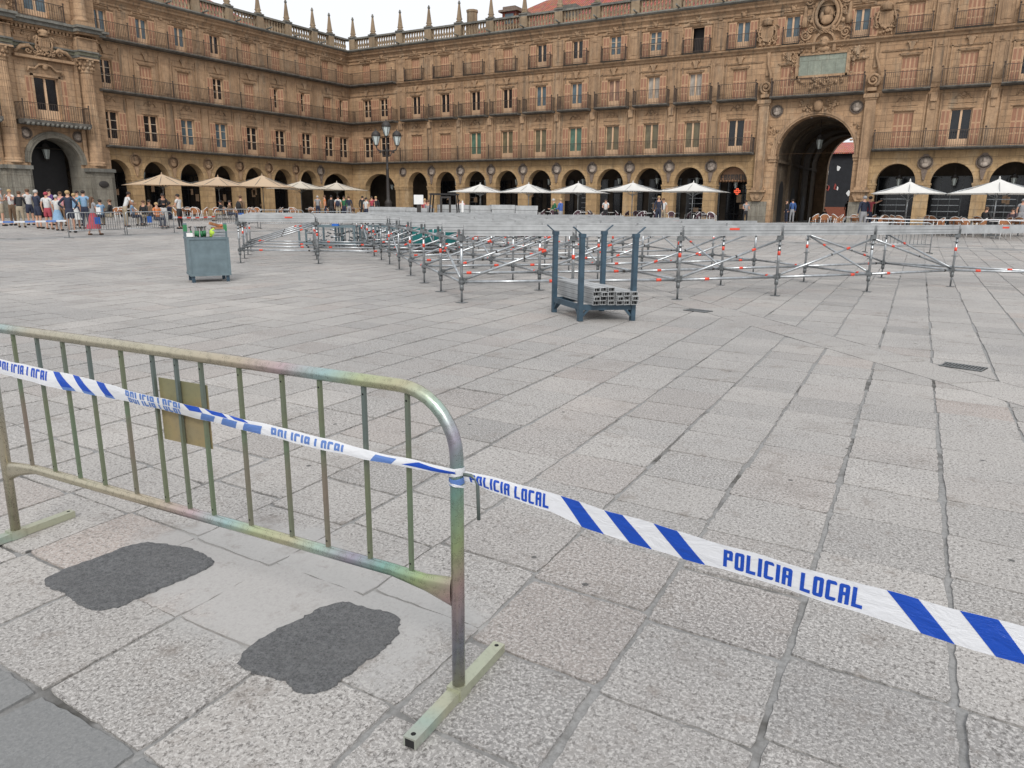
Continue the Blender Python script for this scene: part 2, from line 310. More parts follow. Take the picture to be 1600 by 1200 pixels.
# ------------------------------------------------------------------ ground
def paving_mat():
    m = NM('granite_paving')
    at = m.n.new('ShaderNodeAttribute'); at.attribute_name = 'tone'; tone = at.outputs['Fac']
    at2 = m.n.new('ShaderNodeAttribute'); at2.attribute_name = 'hue'; hue = at2.outputs['Fac']
    base = m.mix(tone, (0.232, 0.223, 0.214), (0.385, 0.363, 0.341))
    base = m.mix(m.math('MULTIPLY', hue, 0.8), base, (0.32, 0.262, 0.232))
    big = m.noise(0.22, 5, 0.6); base = m.mix(m.ramp(big, [(0.38, 0.6), (0.60, 0)]), base, (0.19, 0.188, 0.187))
    s1 = m.noise(62, 3, 0.8, m.mp((1, 0.7, 1))); s2 = m.noise(80, 3, 0.8, m.mp((1, 1, 1), loc=(5, 2, 1))); s3 = m.noise(7, 5, 0.7)
    v = m.n.new('ShaderNodeTexVoronoi'); v.inputs['Scale'].default_value = 115; m.L(m.tc, v.inputs['Vector'])
    at3 = m.n.new('ShaderNodeAttribute'); at3.attribute_name = 'speck'; sp = at3.outputs['Fac']
    # smooth cement smear round the two fresh patches
    sx = m.n.new('ShaderNodeSeparateXYZ'); m.L(m.tc, sx.inputs[0]); wob = m.noise(2.6, 5, 0.65)
    dx = m.math('DIVIDE', m.math('SUBTRACT', sx.outputs[0], -2.32), 1.05); dy = m.math('DIVIDE', m.math('SUBTRACT', sx.outputs[1], 1.92), 0.50)
    r2 = m.math('ADD', m.math('MULTIPLY', dx, dx), m.math('MULTIPLY', dy, dy))
    r3 = m.math('ADD', r2, m.math('MULTIPLY', m.math('SUBTRACT', wob, 0.5), 2.6))
    smear = m.ramp(r3, [(0.55, 1), (1.0, 0)])
    amp = m.math('MULTIPLY', sp, m.math('SUBTRACT', 1.0, m.math('MULTIPLY', smear, 0.85)))
    dk = m.math('MULTIPLY', m.ramp(s1, [(0.42, 1), (0.47, 0)]), m.math('MULTIPLY', amp, 0.80))
    lt = m.math('MULTIPLY', m.ramp(s2, [(0.50, 0), (0.58, 1)]), m.math('MULTIPLY', amp, 0.62))
    sm = m.math('MULTIPLY', smear, 0.8)
    base = m.mix(sm, base, (0.36, 0.355, 0.348))
    base = m.mix(dk, base, (0.10, 0.093, 0.088)); base = m.mix(lt, base, (0.575, 0.555, 0.535))
    base = m.mix(m.ramp(s3, [(0.28, 0.6), (0.42, 0)]), base, (0.17, 0.145, 0.125))
    s4 = m.noise(2.1, 6, 0.75, m.mp((1, 1, 1), loc=(3, 8, 0))); base = m.mix(m.ramp(s4, [(0.57, 0), (0.70, 0.6)]), base, (0.17, 0.145, 0.125))
    s5 = m.noise(0.9, 7, 0.8, m.mp((1, 1, 1), loc=(11, 4, 0))); base = m.mix(m.ramp(s5, [(0.55, 0), (0.66, 0.35)]), base, (0.19, 0.17, 0.155))
    spots = m.n.new('ShaderNodeTexVoronoi'); spots.inputs['Scale'].default_value = 2.9; m.L(m.mp((1,1,0.0)), spots.inputs['Vector'])
    base = m.mix(m.ramp(spots.outputs['Distance'], [(0.036, 0.85), (0.05, 0)]), base, (0.05, 0.05, 0.05))
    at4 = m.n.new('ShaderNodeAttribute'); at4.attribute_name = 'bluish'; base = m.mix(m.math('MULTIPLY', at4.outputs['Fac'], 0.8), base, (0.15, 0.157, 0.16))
    m.col(base); m.rough(0.82)
    h = m.math('MULTIPLY', m.math('ADD', s1, s3), m.math('SUBTRACT', 1.0, m.math('MULTIPLY', smear, 0.8)))
    m.bump(h, 0.003, 0.6); return m.m
def grout_mat():
    m = NM('joint_mortar'); f = m.noise(1.1, 5, 0.7); g = m.noise(60, 4)
    b = m.mix(m.ramp(f, [(0.36, 0), (0.47, 1)]), (0.07, 0.066, 0.06), (0.27, 0.268, 0.265))
    b = m.mix(m.ramp(g, [(0.35, 0.4), (0.6, 0)]), b, (0.09, 0.09, 0.085))
    sx = m.n.new('ShaderNodeSeparateXYZ'); m.L(m.tc, sx.inputs[0]); wob = m.noise(2.6, 5, 0.65)
    dx = m.math('DIVIDE', m.math('SUBTRACT', sx.outputs[0], -2.32), 1.05); dy = m.math('DIVIDE', m.math('SUBTRACT', sx.outputs[1], 1.92), 0.50)
    r3 = m.math('ADD', m.math('ADD', m.math('MULTIPLY', dx, dx), m.math('MULTIPLY', dy, dy)), m.math('MULTIPLY', m.math('SUBTRACT', wob, 0.5), 2.6))
    b = m.mix(m.math('MULTIPLY', m.ramp(r3, [(0.55, 1), (1.0, 0)]), 0.85), b, (0.35, 0.345, 0.335))
    m.col(b); m.rough(0.95); m.bump(g, 0.004, 0.6); return m.m
M['pave'] = paving_mat(); M['grout'] = grout_mat()
# base sheet, reaches far beyond everything
g = MB(); xs = [-300, -150, -90] + [-70 + 2*i for i in range(44)] + [30, 60, 150, 300]; ys = [-300, -150, -60, -20, -6] + [2*i for i in range(0, 38)] + [90, 130, 200, 300]
for y in ys:
    for x in xs: g.v.append((x, y, gz(x, y) - 0.008))
nx = len(xs)
for j in range(len(ys)-1):
    for i in range(nx-1): g.f.append((j*nx+i, j*nx+i+1, (j+1)*nx+i+1, (j+1)*nx+i)); g.m.append(0); g.sm.append(True)
tag(g.build('ground', M['grout'], fix=False), kind='structure')

def clip(poly, a, b, c):      # keep a*x+b*y<=c
    out = []
    for i in range(len(poly)):
        p, q = poly[i], poly[(i+1) % len(poly)]; dp = a*p[0]+b*p[1]-c; dq = a*q[0]+b*q[1]-c
        if dp <= 0: out.append(p)
        if dp*dq < 0:
            t = dp/(dp-dq); out.append((p[0]+t*(q[0]-p[0]), p[1]+t*(q[1]-p[1])))
    return out
SA = Vector((-6.12, 14.45)); SB = Vector((0.63, 7.46)); sd = (SB-SA).normalized(); sn = Vector((-sd.y, sd.x))   # drainage seam
if sn.y < 0: sn = -sn
sc = SA.dot(sn)
rnd = random.Random(5)
pv = []; pf = []; tone = []; hue = []; speck = []; bluish = []
def slab(poly, z=None):
    if len(poly) < 3: return
    cx = sum(p[0] for p in poly)/len(poly); cy = sum(p[1] for p in poly)/len(poly)
    A = 0.5*sum(poly[i][0]*poly[(i+1)%len(poly)][1]-poly[(i+1)%len(poly)][0]*poly[i][1] for i in range(len(poly)))
    if abs(A) < 0.012: return
    if A < 0: poly = poly[::-1]
    d = sqrt(cx*cx+cy*cy)
    if d < 8:                # chipped edges close to the camera
        np_ = []
        for i in range(len(poly)):
            p, q = poly[i], poly[(i+1) % len(poly)]; L = sqrt((p[0]-q[0])**2+(p[1]-q[1])**2); k = max(1, int(L/0.035))
            nx_, ny_ = (p[1]-q[1])/max(L, 1e-6), (q[0]-p[0])/max(L, 1e-6)
            for j in range(k):
                t = j/k; r = rnd.gauss(0, 0.0022) if j else 0.009
                if j in (1, k-1): r += 0.002
                np_.append((p[0]+t*(q[0]-p[0])+nx_*r+(0 if j else 0), p[1]+t*(q[1]-p[1])+ny_*r))
        poly = np_
    dz = rnd.gauss(0, 0.0012); tx, ty = rnd.gauss(0, 0.004), rnd.gauss(0, 0.004)
    n = len(poly); b = len(pv)
    for x, y in poly: pv.append((x, y, gz(x, y)+dz+tx*(x-cx)+ty*(y-cy)))
    for x, y in poly:
        s_ = 1.0; pv.append((x, y, gz(x, y)-0.02))
    pf.append(tuple(range(b, b+n)))
    for i in range(n): pf.append((b+i, b+n+i, b+n+(i+1) % n, b+(i+1) % n))
    t = min(1, max(0, rnd.gauss(0.60, 0.24))); h = max(0, rnd.gauss(0.12, 0.33)) if rnd.random() < 0.4 else 0
    s_ = rnd.uniform(0.75, 1.0)
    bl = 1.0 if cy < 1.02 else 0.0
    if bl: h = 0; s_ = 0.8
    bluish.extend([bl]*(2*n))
    tone.extend([t]*(2*n)); hue.extend([min(1, h)]*(2*n)); speck.extend([s_]*(2*n))
PX = 0.525
for k in range(-20, 112):
    x0 = 0.18 - PX*k
    off = rnd.gauss(0, 0.03); y = 2.1-0.5*9+off; wj0 = rnd.gauss(0, 0.006); 
    while y < 61.9:
        L = 0.495+rnd.gauss(0, 0.02) if y < 9 else rnd.choice([0.49, 0.5, 0.52, 0.62, 0.75])
        y1 = y+L
        if y < 1.02 <= y1+0.2: y1 = 1.02
        lean = lambda yy: -0.045*(yy-2.6)
        wide = 0.008+abs(rnd.gauss(0, 0.005))
        xa = x0-PX+wide; xb = x0-wide; wc = wide*0.8 if y < 3 else wide*0.45
        if ((xa+lean(y)+0.26+2.32)/1.1)**2+((y+0.25-1.92)/0.6)**2 < 1: xa -= wide-0.003; xb += wide-0.003; wc = 0.003
        def J(): return rnd.gauss(0, 0.0045)
        poly = [(xa+lean(y)+J(), y+wc+J()), (xb+lean(y)+J(), y+wc+J()), (xb+lean(y1)+J(), y1-wc+J()), (xa+lean(y1)+J(), y1-wc+J())]
        cx, cy = (xa+xb)/2+lean(y), (y+y1)/2
        vis = (cx < 12 and cx > -58 and (cy > -2))
        if vis and not (cy > 61.4+0.3) and (cx*cR.x+cy*cR.y) > -0.95*(cx*cF.x+cy*cF.y)-4 and (cx*cR.x+cy*cR.y) < 0.95*(cx*cF.x+cy*cF.y)+4:
            sgn = cx*sn.x+cy*sn.y-sc
            if abs(sgn) < 1.1 and cx > -30:
                slab(clip(poly, sn.x, sn.y, sc-0.29)); slab(clip(poly, -sn.x, -sn.y, -(sc+0.29)))
            elif cx <= -30 or abs(sgn) >= 1.1: slab(poly)
        y = y1
s = -12.0
while s < 42:       # slabs laid along the seam
    L = rnd.uniform(0.6, 1.0); a = SA+sd*(-s) if False else SA+sd*(s); b_ = SA+sd*(s+L)
    q = [a-sn*0.275+sd*0.012, b_-sn*0.275-sd*0.012, b_+sn*0.275-sd*0.012, a+sn*0.275+sd*0.012]
    if a.x > -30 and a.x < 11 and a.y > -2: slab([(p.x, p.y) for p in q])
    s += L
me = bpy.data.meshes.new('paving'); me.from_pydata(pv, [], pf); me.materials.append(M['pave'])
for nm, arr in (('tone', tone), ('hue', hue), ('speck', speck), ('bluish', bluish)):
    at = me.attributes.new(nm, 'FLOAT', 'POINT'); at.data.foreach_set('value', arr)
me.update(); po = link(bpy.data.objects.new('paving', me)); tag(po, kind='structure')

# asphalt patches
def patch(pts, label, seed):
    r = random.Random(seed); cx = sum(p[0] for p in pts)/len(pts); cy = sum(p[1] for p in pts)/len(pts)
    for _ in range(2):
        pts = [x for i in range(len(pts)) for x in ((pts[i][0]*.75+pts[(i+1)%len(pts)][0]*.25, pts[i][1]*.75+pts[(i+1)%len(pts)][1]*.25), (pts[i][0]*.25+pts[(i+1)%len(pts)][0]*.75, pts[i][1]*.25+pts[(i+1)%len(pts)][1]*.75))]
    P = []
    for i in range(len(pts)):
        p, q = Vector(pts[i]), Vector(pts[(i+1) % len(pts)]); k = max(1, int((q-p).length/0.012)); nn = Vector(((q-p).y, -(q-p).x)).normalized()
        w = 0
        for j in range(k): w = w*0.7+r.gauss(0, 0.0036); P.append(p.lerp(q, j/k)+nn*w)
    m = MB(); rings = [(0.955, -0.004), (0.94, 0.006), (0.91, 0.009), (0.8, 0.010), (0.5, 0.010), (0.2, 0.010)]; n = len(P)
    for s_, z in rings:
        for p in P: m.v.append((cx+(p.x-cx)*s_, cy+(p.y-cy)*s_, z+r.gauss(0, 0.0006)))
    for i in range(len(rings)-1):
        for k in range(n): m.f.append((i*n+k, i*n+(k+1) % n, (i+1)*n+(k+1) % n, (i+1)*n+k)); m.m.append(0); m.sm.append(False)
    m.f.append(tuple((len(rings)-1)*n+k for k in range(n))); m.m.append(0); m.sm.append(False)
    o = m.build('asphalt_patch', M['asphalt']); tag(o, label, 'asphalt patch', 'fresh asphalt patches')
am = NM('fresh_asphalt'); f1 = am.noise(55, 6, 0.8); f2 = am.noise(150, 4, 0.8); f3 = am.noise(4, 4, 0.6)
c_ = am.mix(am.ramp(f1, [(0.36, 0), (0.62, 1)]), (0.085, 0.087, 0.091), (0.20, 0.204, 0.21)); c_ = am.mix(am.ramp(f3, [(0.4, 0), (0.7, 0.4)]), c_, (0.17, 0.17, 0.17))
am.col(am.mix(am.ramp(f2, [(0.38, 0.7), (0.48, 0)]), c_, (0.035, 0.035, 0.037)))
am.rough(0.9); am.bump(am.math('ADD', f1, am.math('MULTIPLY', f2, 0.6)), 0.012, 1.0); M['asphalt'] = am.m
patch([(-3.16, 1.46), (-3.10, 1.37), (-2.93, 1.40), (-2.78, 1.36), (-2.63, 1.40), (-2.64, 1.62), (-2.60, 1.84), (-2.66, 1.94), (-2.87, 1.945), (-3.02, 1.90), (-3.13, 1.86), (-3.14, 1.63)], 'dark asphalt patch on the paving nearer the left foot of the barrier', 1)
patch([(-2.00, 1.46), (-1.90, 1.42), (-1.76, 1.465), (-1.64, 1.43), (-1.57, 1.50), (-1.575, 1.66), (-1.565, 1.86), (-1.66, 2.01), (-1.80, 1.98), (-1.97, 1.97), (-1.995, 1.75), (-2.02, 1.60)], 'dark asphalt patch on the paving nearer the right foot of the barrier', 2)
# drain grates
def grate(x, y, label):
    t = empty('drain_grate', (x, y, 0.0), math.atan2(sd.y, sd.x)+0.55)
    a = MB(); a.box(-0.24, -0.13, -0.012, 0.24, 0.13, 0.004); a.build('pit', M['hole'], t)
    b = MB()
    for i in range(13): b.box(-0.235+i*0.038, -0.12, 0.004, -0.22+i*0.038, 0.12, 0.012)
    for s_ in (-1, 1): b.box(-0.25, s_*0.12-0.012, 0.0045, 0.25, s_*0.12+0.012, 0.013)
    b.build('bars', M['galv_dull'], t); t.scale = (0.78, 0.85, 1); tag(t, label, 'drain grate', 'drain grates in the paving')
grate(0.18, 8.56, 'dark slotted drain grate in the open paving right of the steel rack')
grate(-3.3, 11.06, 'dark slotted drain grate between the steel rack and the scaffolding')
# ------------------------------------------------------------------ facades
ZB1, ZB2, ZB3, ZC = 5.66, 9.62, 13.28, 16.45      # top faces of the balconies, cornice
XC, YC = -56.486, 61.401
def arch_pts(uc, hw, zs, rz, n=14): return [(uc-hw*cos(pi*i/n), zs+rz*sin(pi*i/n)) for i in range(n+1)]
def arch_bay(m, u0, u1, uc, hw, zs, rz, z0, z1, depth=0.75, mi=0, o=0.0, back=True):
    P = arch_pts(uc, hw, zs, rz)
    for oo, flip in ((o, False), (o-depth, True)) if back else ((o, False),):
        def q(a, b, c, d):
            vs = [(x, -oo, z) for x, z in (a, b, c, d)]; m.add(vs, [(3,2,1,0) if flip else (0,1,2,3)], mi)
        q((u0, z0), (uc-hw, z0), (uc-hw, zs), (u0, zs)); q((uc+hw, z0), (u1, z0), (u1, zs), (uc+hw, zs))
        q((u0, zs), (uc-hw, zs), (uc-hw, z1), (u0, z1)); q((uc+hw, zs), (u1, zs), (u1, z1), (uc+hw, z1))
        for a, b in zip(P[:-1], P[1:]): q(a, b, (b[0], z1), (a[0], z1))
    for (x, f) in ((uc-hw, 0), (uc+hw, 1)):
        vs = [(x, -o, z0), (x, -(o-depth), z0), (x, -(o-depth), zs), (x, -o, zs)]; m.add(vs, [(0,1,2,3) if not f else (3,2,1,0)], mi)
    for a, b in zip(P[:-1], P[1:]): m.add([(a[0], -o, a[1]), (a[0], -(o-depth), a[1]), (b[0], -(o-depth), b[1]), (b[0], -o, b[1])], [(0,1,2,3)], mi)
def archivolt(m, uc, hw, zs, rz, w=0.2, o0=0.0, o1=0.06, mi=0, n=18):
    for i in range(n):
        a, b = pi*i/n, pi*(i+1)/n
        p = [(uc-(hw+d)*cos(t), zs+(rz+d)*sin(t)) for t, d in ((a, 0.0), (b, 0.0), (b, w), (a, w))]
        m.relief([p[0], p[3], p[2], p[1]], o0, o1, mi)
def wall_grid(m, us, zs, holes, o=0.0, depth=0.28, mi=0):
    us = sorted(set(round(u, 3) for u in us)); zs = sorted(set(round(z, 3) for z in zs))
    for i in range(len(us)-1):
        for j in range(len(zs)-1):
            cu, cz = (us[i]+us[i+1])/2, (zs[j]+zs[j+1])/2
            if any(h[0] < cu < h[1] and h[2] < cz < h[3] for h in holes): continue
            m.add([(us[i], -o, zs[j]), (us[i+1], -o, zs[j]), (us[i+1], -o, zs[j+1]), (us[i], -o, zs[j+1])], [(0,1,2,3)], mi)
    for a, b, c, d in holes:
        for p, q in (((a, c), (b, c)), ((b, c), (b, d)), ((b, d), (a, d)), ((a, d), (a, c))):
            m.add([(p[0], -o, p[1]), (q[0], -o, q[1]), (q[0], -o+depth, q[1]), (p[0], -o+depth, p[1])], [(3,2,1,0)], mi)
_wc = {}
def win_protos(w, h, state, gcol, grid, low):
    key = (w, h, state, gcol, grid, low)
    if key in _wc: return _wc[key]
    fr = MB(); t = 0.06
    fr.box(-w/2, 0.02, 0, -w/2+t, 0.12, h); fr.box(w/2-t, 0.02, 0, w/2, 0.12, h); fr.box(-w/2+t, 0.02, h-t, w/2-t, 0.12, h)
    if state != 'void':
        fr.box(-w/2+t, 0.022, 0, w/2-t, 0.118, low); fr.box(-0.065, 0.015, low, 0.065, 0.117, h-t)
        if grid:
            for zz in (low+(h-low)*0.34, low+(h-low)*0.67):
                for s_ in (-1, 1): fr.box(s_*0.065, 0.05, zz-0.022, s_*(w/2-t), 0.1, zz+0.022, 1)
    pn = MB(); pn.box(-w/2+t*0.5, 0.105 if state != 'void' else 0.5, 0 if state == 'void' else low*0.5, w/2-t*0.5, 0.112 if state != 'void' else 0.52, h-t*0.5)  # void windows have no glass: a black sheet stands for the unlit room
    sh = MB()
    if state == 'closed':      # two folded leaves covering the opening
        for s_ in (0,):
            L = w/2-0.01; 
            for k in range(2):
                a, b = 0.01+k*L/2, 0.01+(k+1)*L/2
                sh.box(a+0.004, -0.02, 0.02, b-0.004, 0.02, h-0.03)
                for z0, z1 in ((0.10, h*0.30), (h*0.34, h*0.60), (h*0.64, h-0.12)): sh.box(a+0.045, -0.026, z0, b-0.045, -0.0205, z1, 1)
    else:                      # folded back on the wall
        L = 0.56
        for k in range(2):
            a, b = k*L/2, (k+1)*L/2
            sh.box(a+0.006, -0.075, 0.02, b-0.006, -0.035, h-0.03)
            for z0, z1 in ((0.10, h*0.30), (h*0.34, h*0.60), (h*0.64, h-0.12)): sh.box(a+0.05, -0.081, z0, b-0.05, -0.0755, z1, 1)
    r = (fr.mesh('window', [M['wood'], M['white_bar']]), pn.mesh('pane', M['black'] if state == 'void' else M[gcol]), sh.mesh('shutter', [M['shutter'], M['shutter_in']]))
    _wc[key] = r; return r
def window(root, uc, z0, w, h, state='open', gcol='g_dark', grid=False, low=0.55, o=0.0, shut=True):
    a, b, c = win_protos(w, h, state, gcol, grid, low)
    f = bpy.data.objects.new('window', a); f.location = (uc, -o+0.13, z0); link(f, root)
    p = bpy.data.objects.new('pane', b); link(p, f)
    if shut:
        for s_ in (-1, 1):
            q = bpy.data.objects.new('shutter', c); link(q, f)
            if state == 'closed': q.location = (0, 0.02, 0); q.scale = (s_, 1, 1)
            elif state == 'half' and s_ == 1: q.location = (0.05, -0.05, 0); q.rotation_euler = (0, 0, -1.1)
            else: q.location = (s_*(w/2+0.02), -0.13, 0); q.scale = (s_, 1, 1)
    return f
def balcony(root, u0, u1, z, out, posts, side0=True, side1=True, slabt=0.17, bar=0.135, railh=1.1, o=0.0):
    m = MB()
    m.xprof([(o, z-slabt), (o+out-0.12, z-slabt), (o+out-0.06, z-slabt+0.06), (o+out, z-slabt+0.08), (o+out, z), (o, z)], u0, u1)
    b = m.build('balcony', M['slab_edge'], root)
    r = MB(); e = o+out-0.06; zt = z+railh
    r.box(u0+0.03, -e-0.02, zt-0.035, u1-0.03, -e+0.02, zt); r.box(u0+0.03, -e-0.012, z+0.07, u1-0.03, -e+0.012, z+0.10)
    n = max(2, int((u1-u0)/bar))
    for i in range(n+1):
        u = u0+0.05+(u1-u0-0.1)*i/n; r.box(u-0.010, -e-0.010, z, u+0.010, -e+0.010, zt-0.035)
    for sd_, u in ((side0, u0+0.04), (side1, u1-0.04)):
        if sd_:
            r.box(u-0.02, -e+0.02, zt-0.035, u+0.02, -o, zt)
            for k in range(int(out/bar)): r.box(u-0.013, -e+0.1+k*bar-0.013, z, u+0.013, -e+0.1+k*bar+0.013, zt-0.035)
    for u in posts:
        r.box(u-0.025, -e-0.025, z, u+0.025, -e+0.025, zt+0.07); r.ball((u, -e, zt+0.13), 0.065, n=6, m=4)
    r.build('railing', M['rail'], b)
    return b
def medallion(root, u, z, k, small=1.0, dark=True, o=0.0):
    m = MB(); r = 0.50*small
    prof = [(r, 0.0), (r, 0.07), (r*0.94, 0.10), (r*0.87, 0.07), (r*0.87, 0.035), (0.0001, 0.034)]
    m.lathe([(a, -b) for a, b in prof][::1], (u, -o, z), 18, 1 if dark else 0, ax='y')
    m.lathe([(r*0.86, -0.045), (0.001, -0.046)], (u, -o, z), 18, 0, ax='y')
    rr = random.Random(k)        # bust in relief
    m.ball((u+rr.uniform(-.04, .04), -o-0.05, z+0.10*small), 0.13*small, 0.09, 0.17*small, 8, 6); m.ball((u, -o-0.05, z-0.17*small), 0.25*small, 0.08, 0.16*small, 8, 6)
    m.ball((u+rr.uniform(-.1, .1), -o-0.06, z+0.2*small), 0.12*small, 0.07, 0.08*small, 8, 4)
    if small == 1.0:   # tapering support below and cap above
        m.relief([(u-0.07, z-1.12), (u+0.07, z-1.12), (u+0.2, z-0.5), (u-0.2, z-0.5)], o, o+0.09, 1)
        m.relief([(u-0.2, z+0.46), (u+0.2, z+0.46), (u+0.12, z+0.58), (u-0.12, z+0.58)], o, o+0.1, 1)
        m.ball((u, -o-0.07, z-1.14), 0.09, 0.07, 0.08, 6, 4, 1)
    m.build('medallion', [M['medal'] if dark else M['trim'], M['medal_dark'] if dark else M['trim']], root)
def bracket(m, u, z, s=1.0, o=0.0):   # console keystone over a window
    m.relief([(u-0.10*s, z), (u+0.10*s, z), (u+0.14*s, z+0.25*s), (u+0.30*s, z+0.55*s), (u-0.30*s, z+0.55*s), (u-0.14*s, z+0.25*s)], o, o+0.16)
    m.ball((u-0.25*s, -o-0.12, z+0.5*s), 0.09*s, n=6, m=4); m.ball((u+0.25*s, -o-0.12, z+0.5*s), 0.09*s, n=6, m=4)
def panel_strip(m, u, w, z0, z1, o=0.0):  # pilaster strip with raised border and sunk field
    m.box(u-w/2, -o-0.06, z0, u+w/2, -o, z1); b = 0.06
    for s_ in (-1, 1): m.box(u+s_*(w/2+0.03), -o-0.12, z0, u+s_*(w/2-0.06), -o-0.0601, z1); m.box(u+s_*(w/2+0.22)-0.05, -o-0.07, z0, u+s_*(w/2+0.22)+0.05, -o, z1-0.3)
    for a, c, d, e in ((u-w*0.3, u-w*0.3+b, z0+0.35, z1-0.5), (u+w*0.3-b, u+w*0.3, z0+0.35, z1-0.5)): m.box(a, -o-0.095, d, c, -o-0.06, e)
    m.box(u-w*0.3, -o-0.094, z0+0.29, u+w*0.3, -o-0.06, z0+0.35); m.box(u-w*0.3, -o-0.094, z1-0.5, u+w*0.3, -o-0.06, z1-0.44)
def head3(m, u, z, w, o=0.0):   # eared moulding above third-floor windows
    m.box(u-w/2-0.18, -o-0.08, z+0.10, u+w/2+0.18, -o, z+0.17); m.box(u-w/2-0.3, -o-0.10, z+0.28, u+w/2+0.3, -o, z+0.35)
    m.tube((u-w/2-0.28, -o-0.05, z+0.2), (u-w/2-0.28, -o-0.11, z+0.2), 0.09, 8); m.tube((u+w/2+0.28, -o-0.05, z+0.2), (u+w/2+0.28, -o-0.11, z+0.2), 0.09, 8)
    m.ball((u, -o-0.1, z+0.48), 0.2, 0.1, 0.2, 8, 5); m.ball((u-0.14, -o-0.12, z+0.6), 0.1, n=6, m=4); m.ball((u+0.14, -o-0.12, z+0.6), 0.1, n=6, m=4)
def head2(m, u, z, w, o=0.0):
    m.box(u-w/2-0.12, -o-0.07, z+0.06, u+w/2+0.12, -o, z+0.14); m.box(u-w/2-0.2, -o-0.10, z+0.14, u+w/2+0.2, -o, z+0.19)
    bracket(m, u, z+0.36, 1.0, o)
def head1(m, u, z, w, o=0.0):
    m.box(u-w/2-0.1, -o-0.05, z+0.05, u+w/2+0.1, -o, z+0.12)
    m.box(u-w/2-0.2, -o-0.05, z+0.38, u+w/2+0.2, -o, z+0.43)
    m.path([(u-0.5, -o-0.04, z+0.7), (u-0.3, -o-0.06, z+0.95), (u, -o-0.05, z+0.72), (u+0.3, -o-0.06, z+0.95), (u+0.5, -o-0.04, z+0.7)], 0.05, 6)
    m.ball((u, -o-0.06, z+0.95), 0.16, 0.08, 0.14, 8, 5)
def scroll(m, u, z, R, s_=1, turns=1.6, r=0.06, o=0.0, start=0.0):
    P = []; n = 22
    for i in range(n+1):
        t = i/n; a = start+s_*turns*2*pi*t; rr = R*(1-0.82*t); P.append((u+rr*cos(a), -o-0.08, z+rr*sin(a)))
    m.path(P, [r*(1-0.5*i/n) for i in range(n+1)], 6)
    m.ball((u, -o-0.1, z), R*0.22, n=8, m=4)
def shield(m, u, z, s=1.0, o=0.0, seed=0):
    r = random.Random(seed)
    m.relief([(u+s*x, z+s*y) for x, y in ((0, -0.6), (0.25, -0.5), (0.42, -0.15), (0.42, 0.42), (-0.42, 0.42), (-0.42, -0.15), (-0.25, -0.5))], o, o+0.16)
    for k in (-0.24, -0.08, 0.08, 0.24): m.box(u+s*k-0.03, -o-0.20, z-0.3*s, u+s*k+0.03, -o-0.16, z+0.3*s)
    for sg in (-1, 1):
        scroll(m, u+sg*0.56*s, z+0.28*s, 0.24*s, sg, 1.3, 0.055, o+0.04); scroll(m, u+sg*0.52*s, z-0.38*s, 0.22*s, -sg, 1.3, 0.055, o+0.04)
        m.path([(u+sg*0.5*s, -o-0.1, z-0.5*s), (u+sg*0.62*s, -o-0.12, z), (u+sg*0.45*s, -o-0.1, z+0.5*s)], 0.07, 6)
    m.lathe([(0.34*s, 0), (0.30*s, 0.14*s), (0.40*s, 0.3*s), (0.3*s, 0.42*s), (0.1*s, 0.5*s), (0.02, 0.62*s)], (u, -o-0.12, z+0.5*s), 10)
    for k in range(5): m.ball((u+s*(k-2)*0.17, -o-0.3, z+0.78*s), 0.06*s, n=6, m=4)
    for k in range(14):
        m.ball((u+r.uniform(-.6, .6)*s, -o-0.1, z+r.uniform(-.85, -.45)*s), 0.10*s*r.uniform(.6, 1.2), 0.1, 0.09*s, 6, 4)
def foliage(m, u0, u1, z0, z1, n, seed, o=0.0, r=0.12):
    q = random.Random(seed)
    for k in range(n):
        u, z = q.uniform(u0, u1), q.uniform(z0, z1)
        if q.random() < 0.45: scroll(m, u, z, r*q.uniform(0.8, 1.6), q.choice((-1, 1)), 1.1, 0.035, o, q.uniform(0, 6))
        else: m.ball((u, -o-0.04, z), r*q.uniform(0.5, 1.1), 0.09, r*q.uniform(0.5, 1.1), 6, 4)
def lantern_proto():
    t = empty('hanging_lantern')
    a = MB(); a.tube((0,0,0), (0,0,1.05), 0.018, 6); a.build('rod', M['iron'], t)
    b = MB(); b.lathe([(0.10, -0.62), (0.19, -0.12), (0.001, -0.115)], n=6, sm=False); b.build('glass', M['lamp_glass'], t)
    c = MB(); c.lathe([(0.24, -0.13), (0.25, -0.08), (0.17, 0.02), (0.13, 0.12), (0.05, 0.17), (0.02, 0.22)], n=6, sm=False); c.build('cap', M['iron'], t)
    d = MB()
    for k in range(6):
        x, y = cos(pi*k/3), sin(pi*k/3); d.tube((0.10*x, 0.10*y, -0.62), (0.195*x, 0.195*y, -0.12), 0.012, 4)
    d.lathe([(0.12, -0.66), (0.12, -0.61), (0.02, -0.7)][::-1], n=6, sm=False); d.build('cage', M['iron'], t)
    return t
M['lamp_glass'] = plain('frosted_lamp_glass', (0.40, 0.44, 0.42), 0.25, 0, 0.1, 5)
LANT = lantern_proto(); _lf = [True]
def lantern(x, y, z, label, s=1.0):
    o = LANT if _lf[0] else copy_tree(LANT); _lf[0] = False
    o.location = (x, y, z); o.scale = (s, s, s); tag(o, label, 'lantern', 'lanterns hanging in the arcade arches')
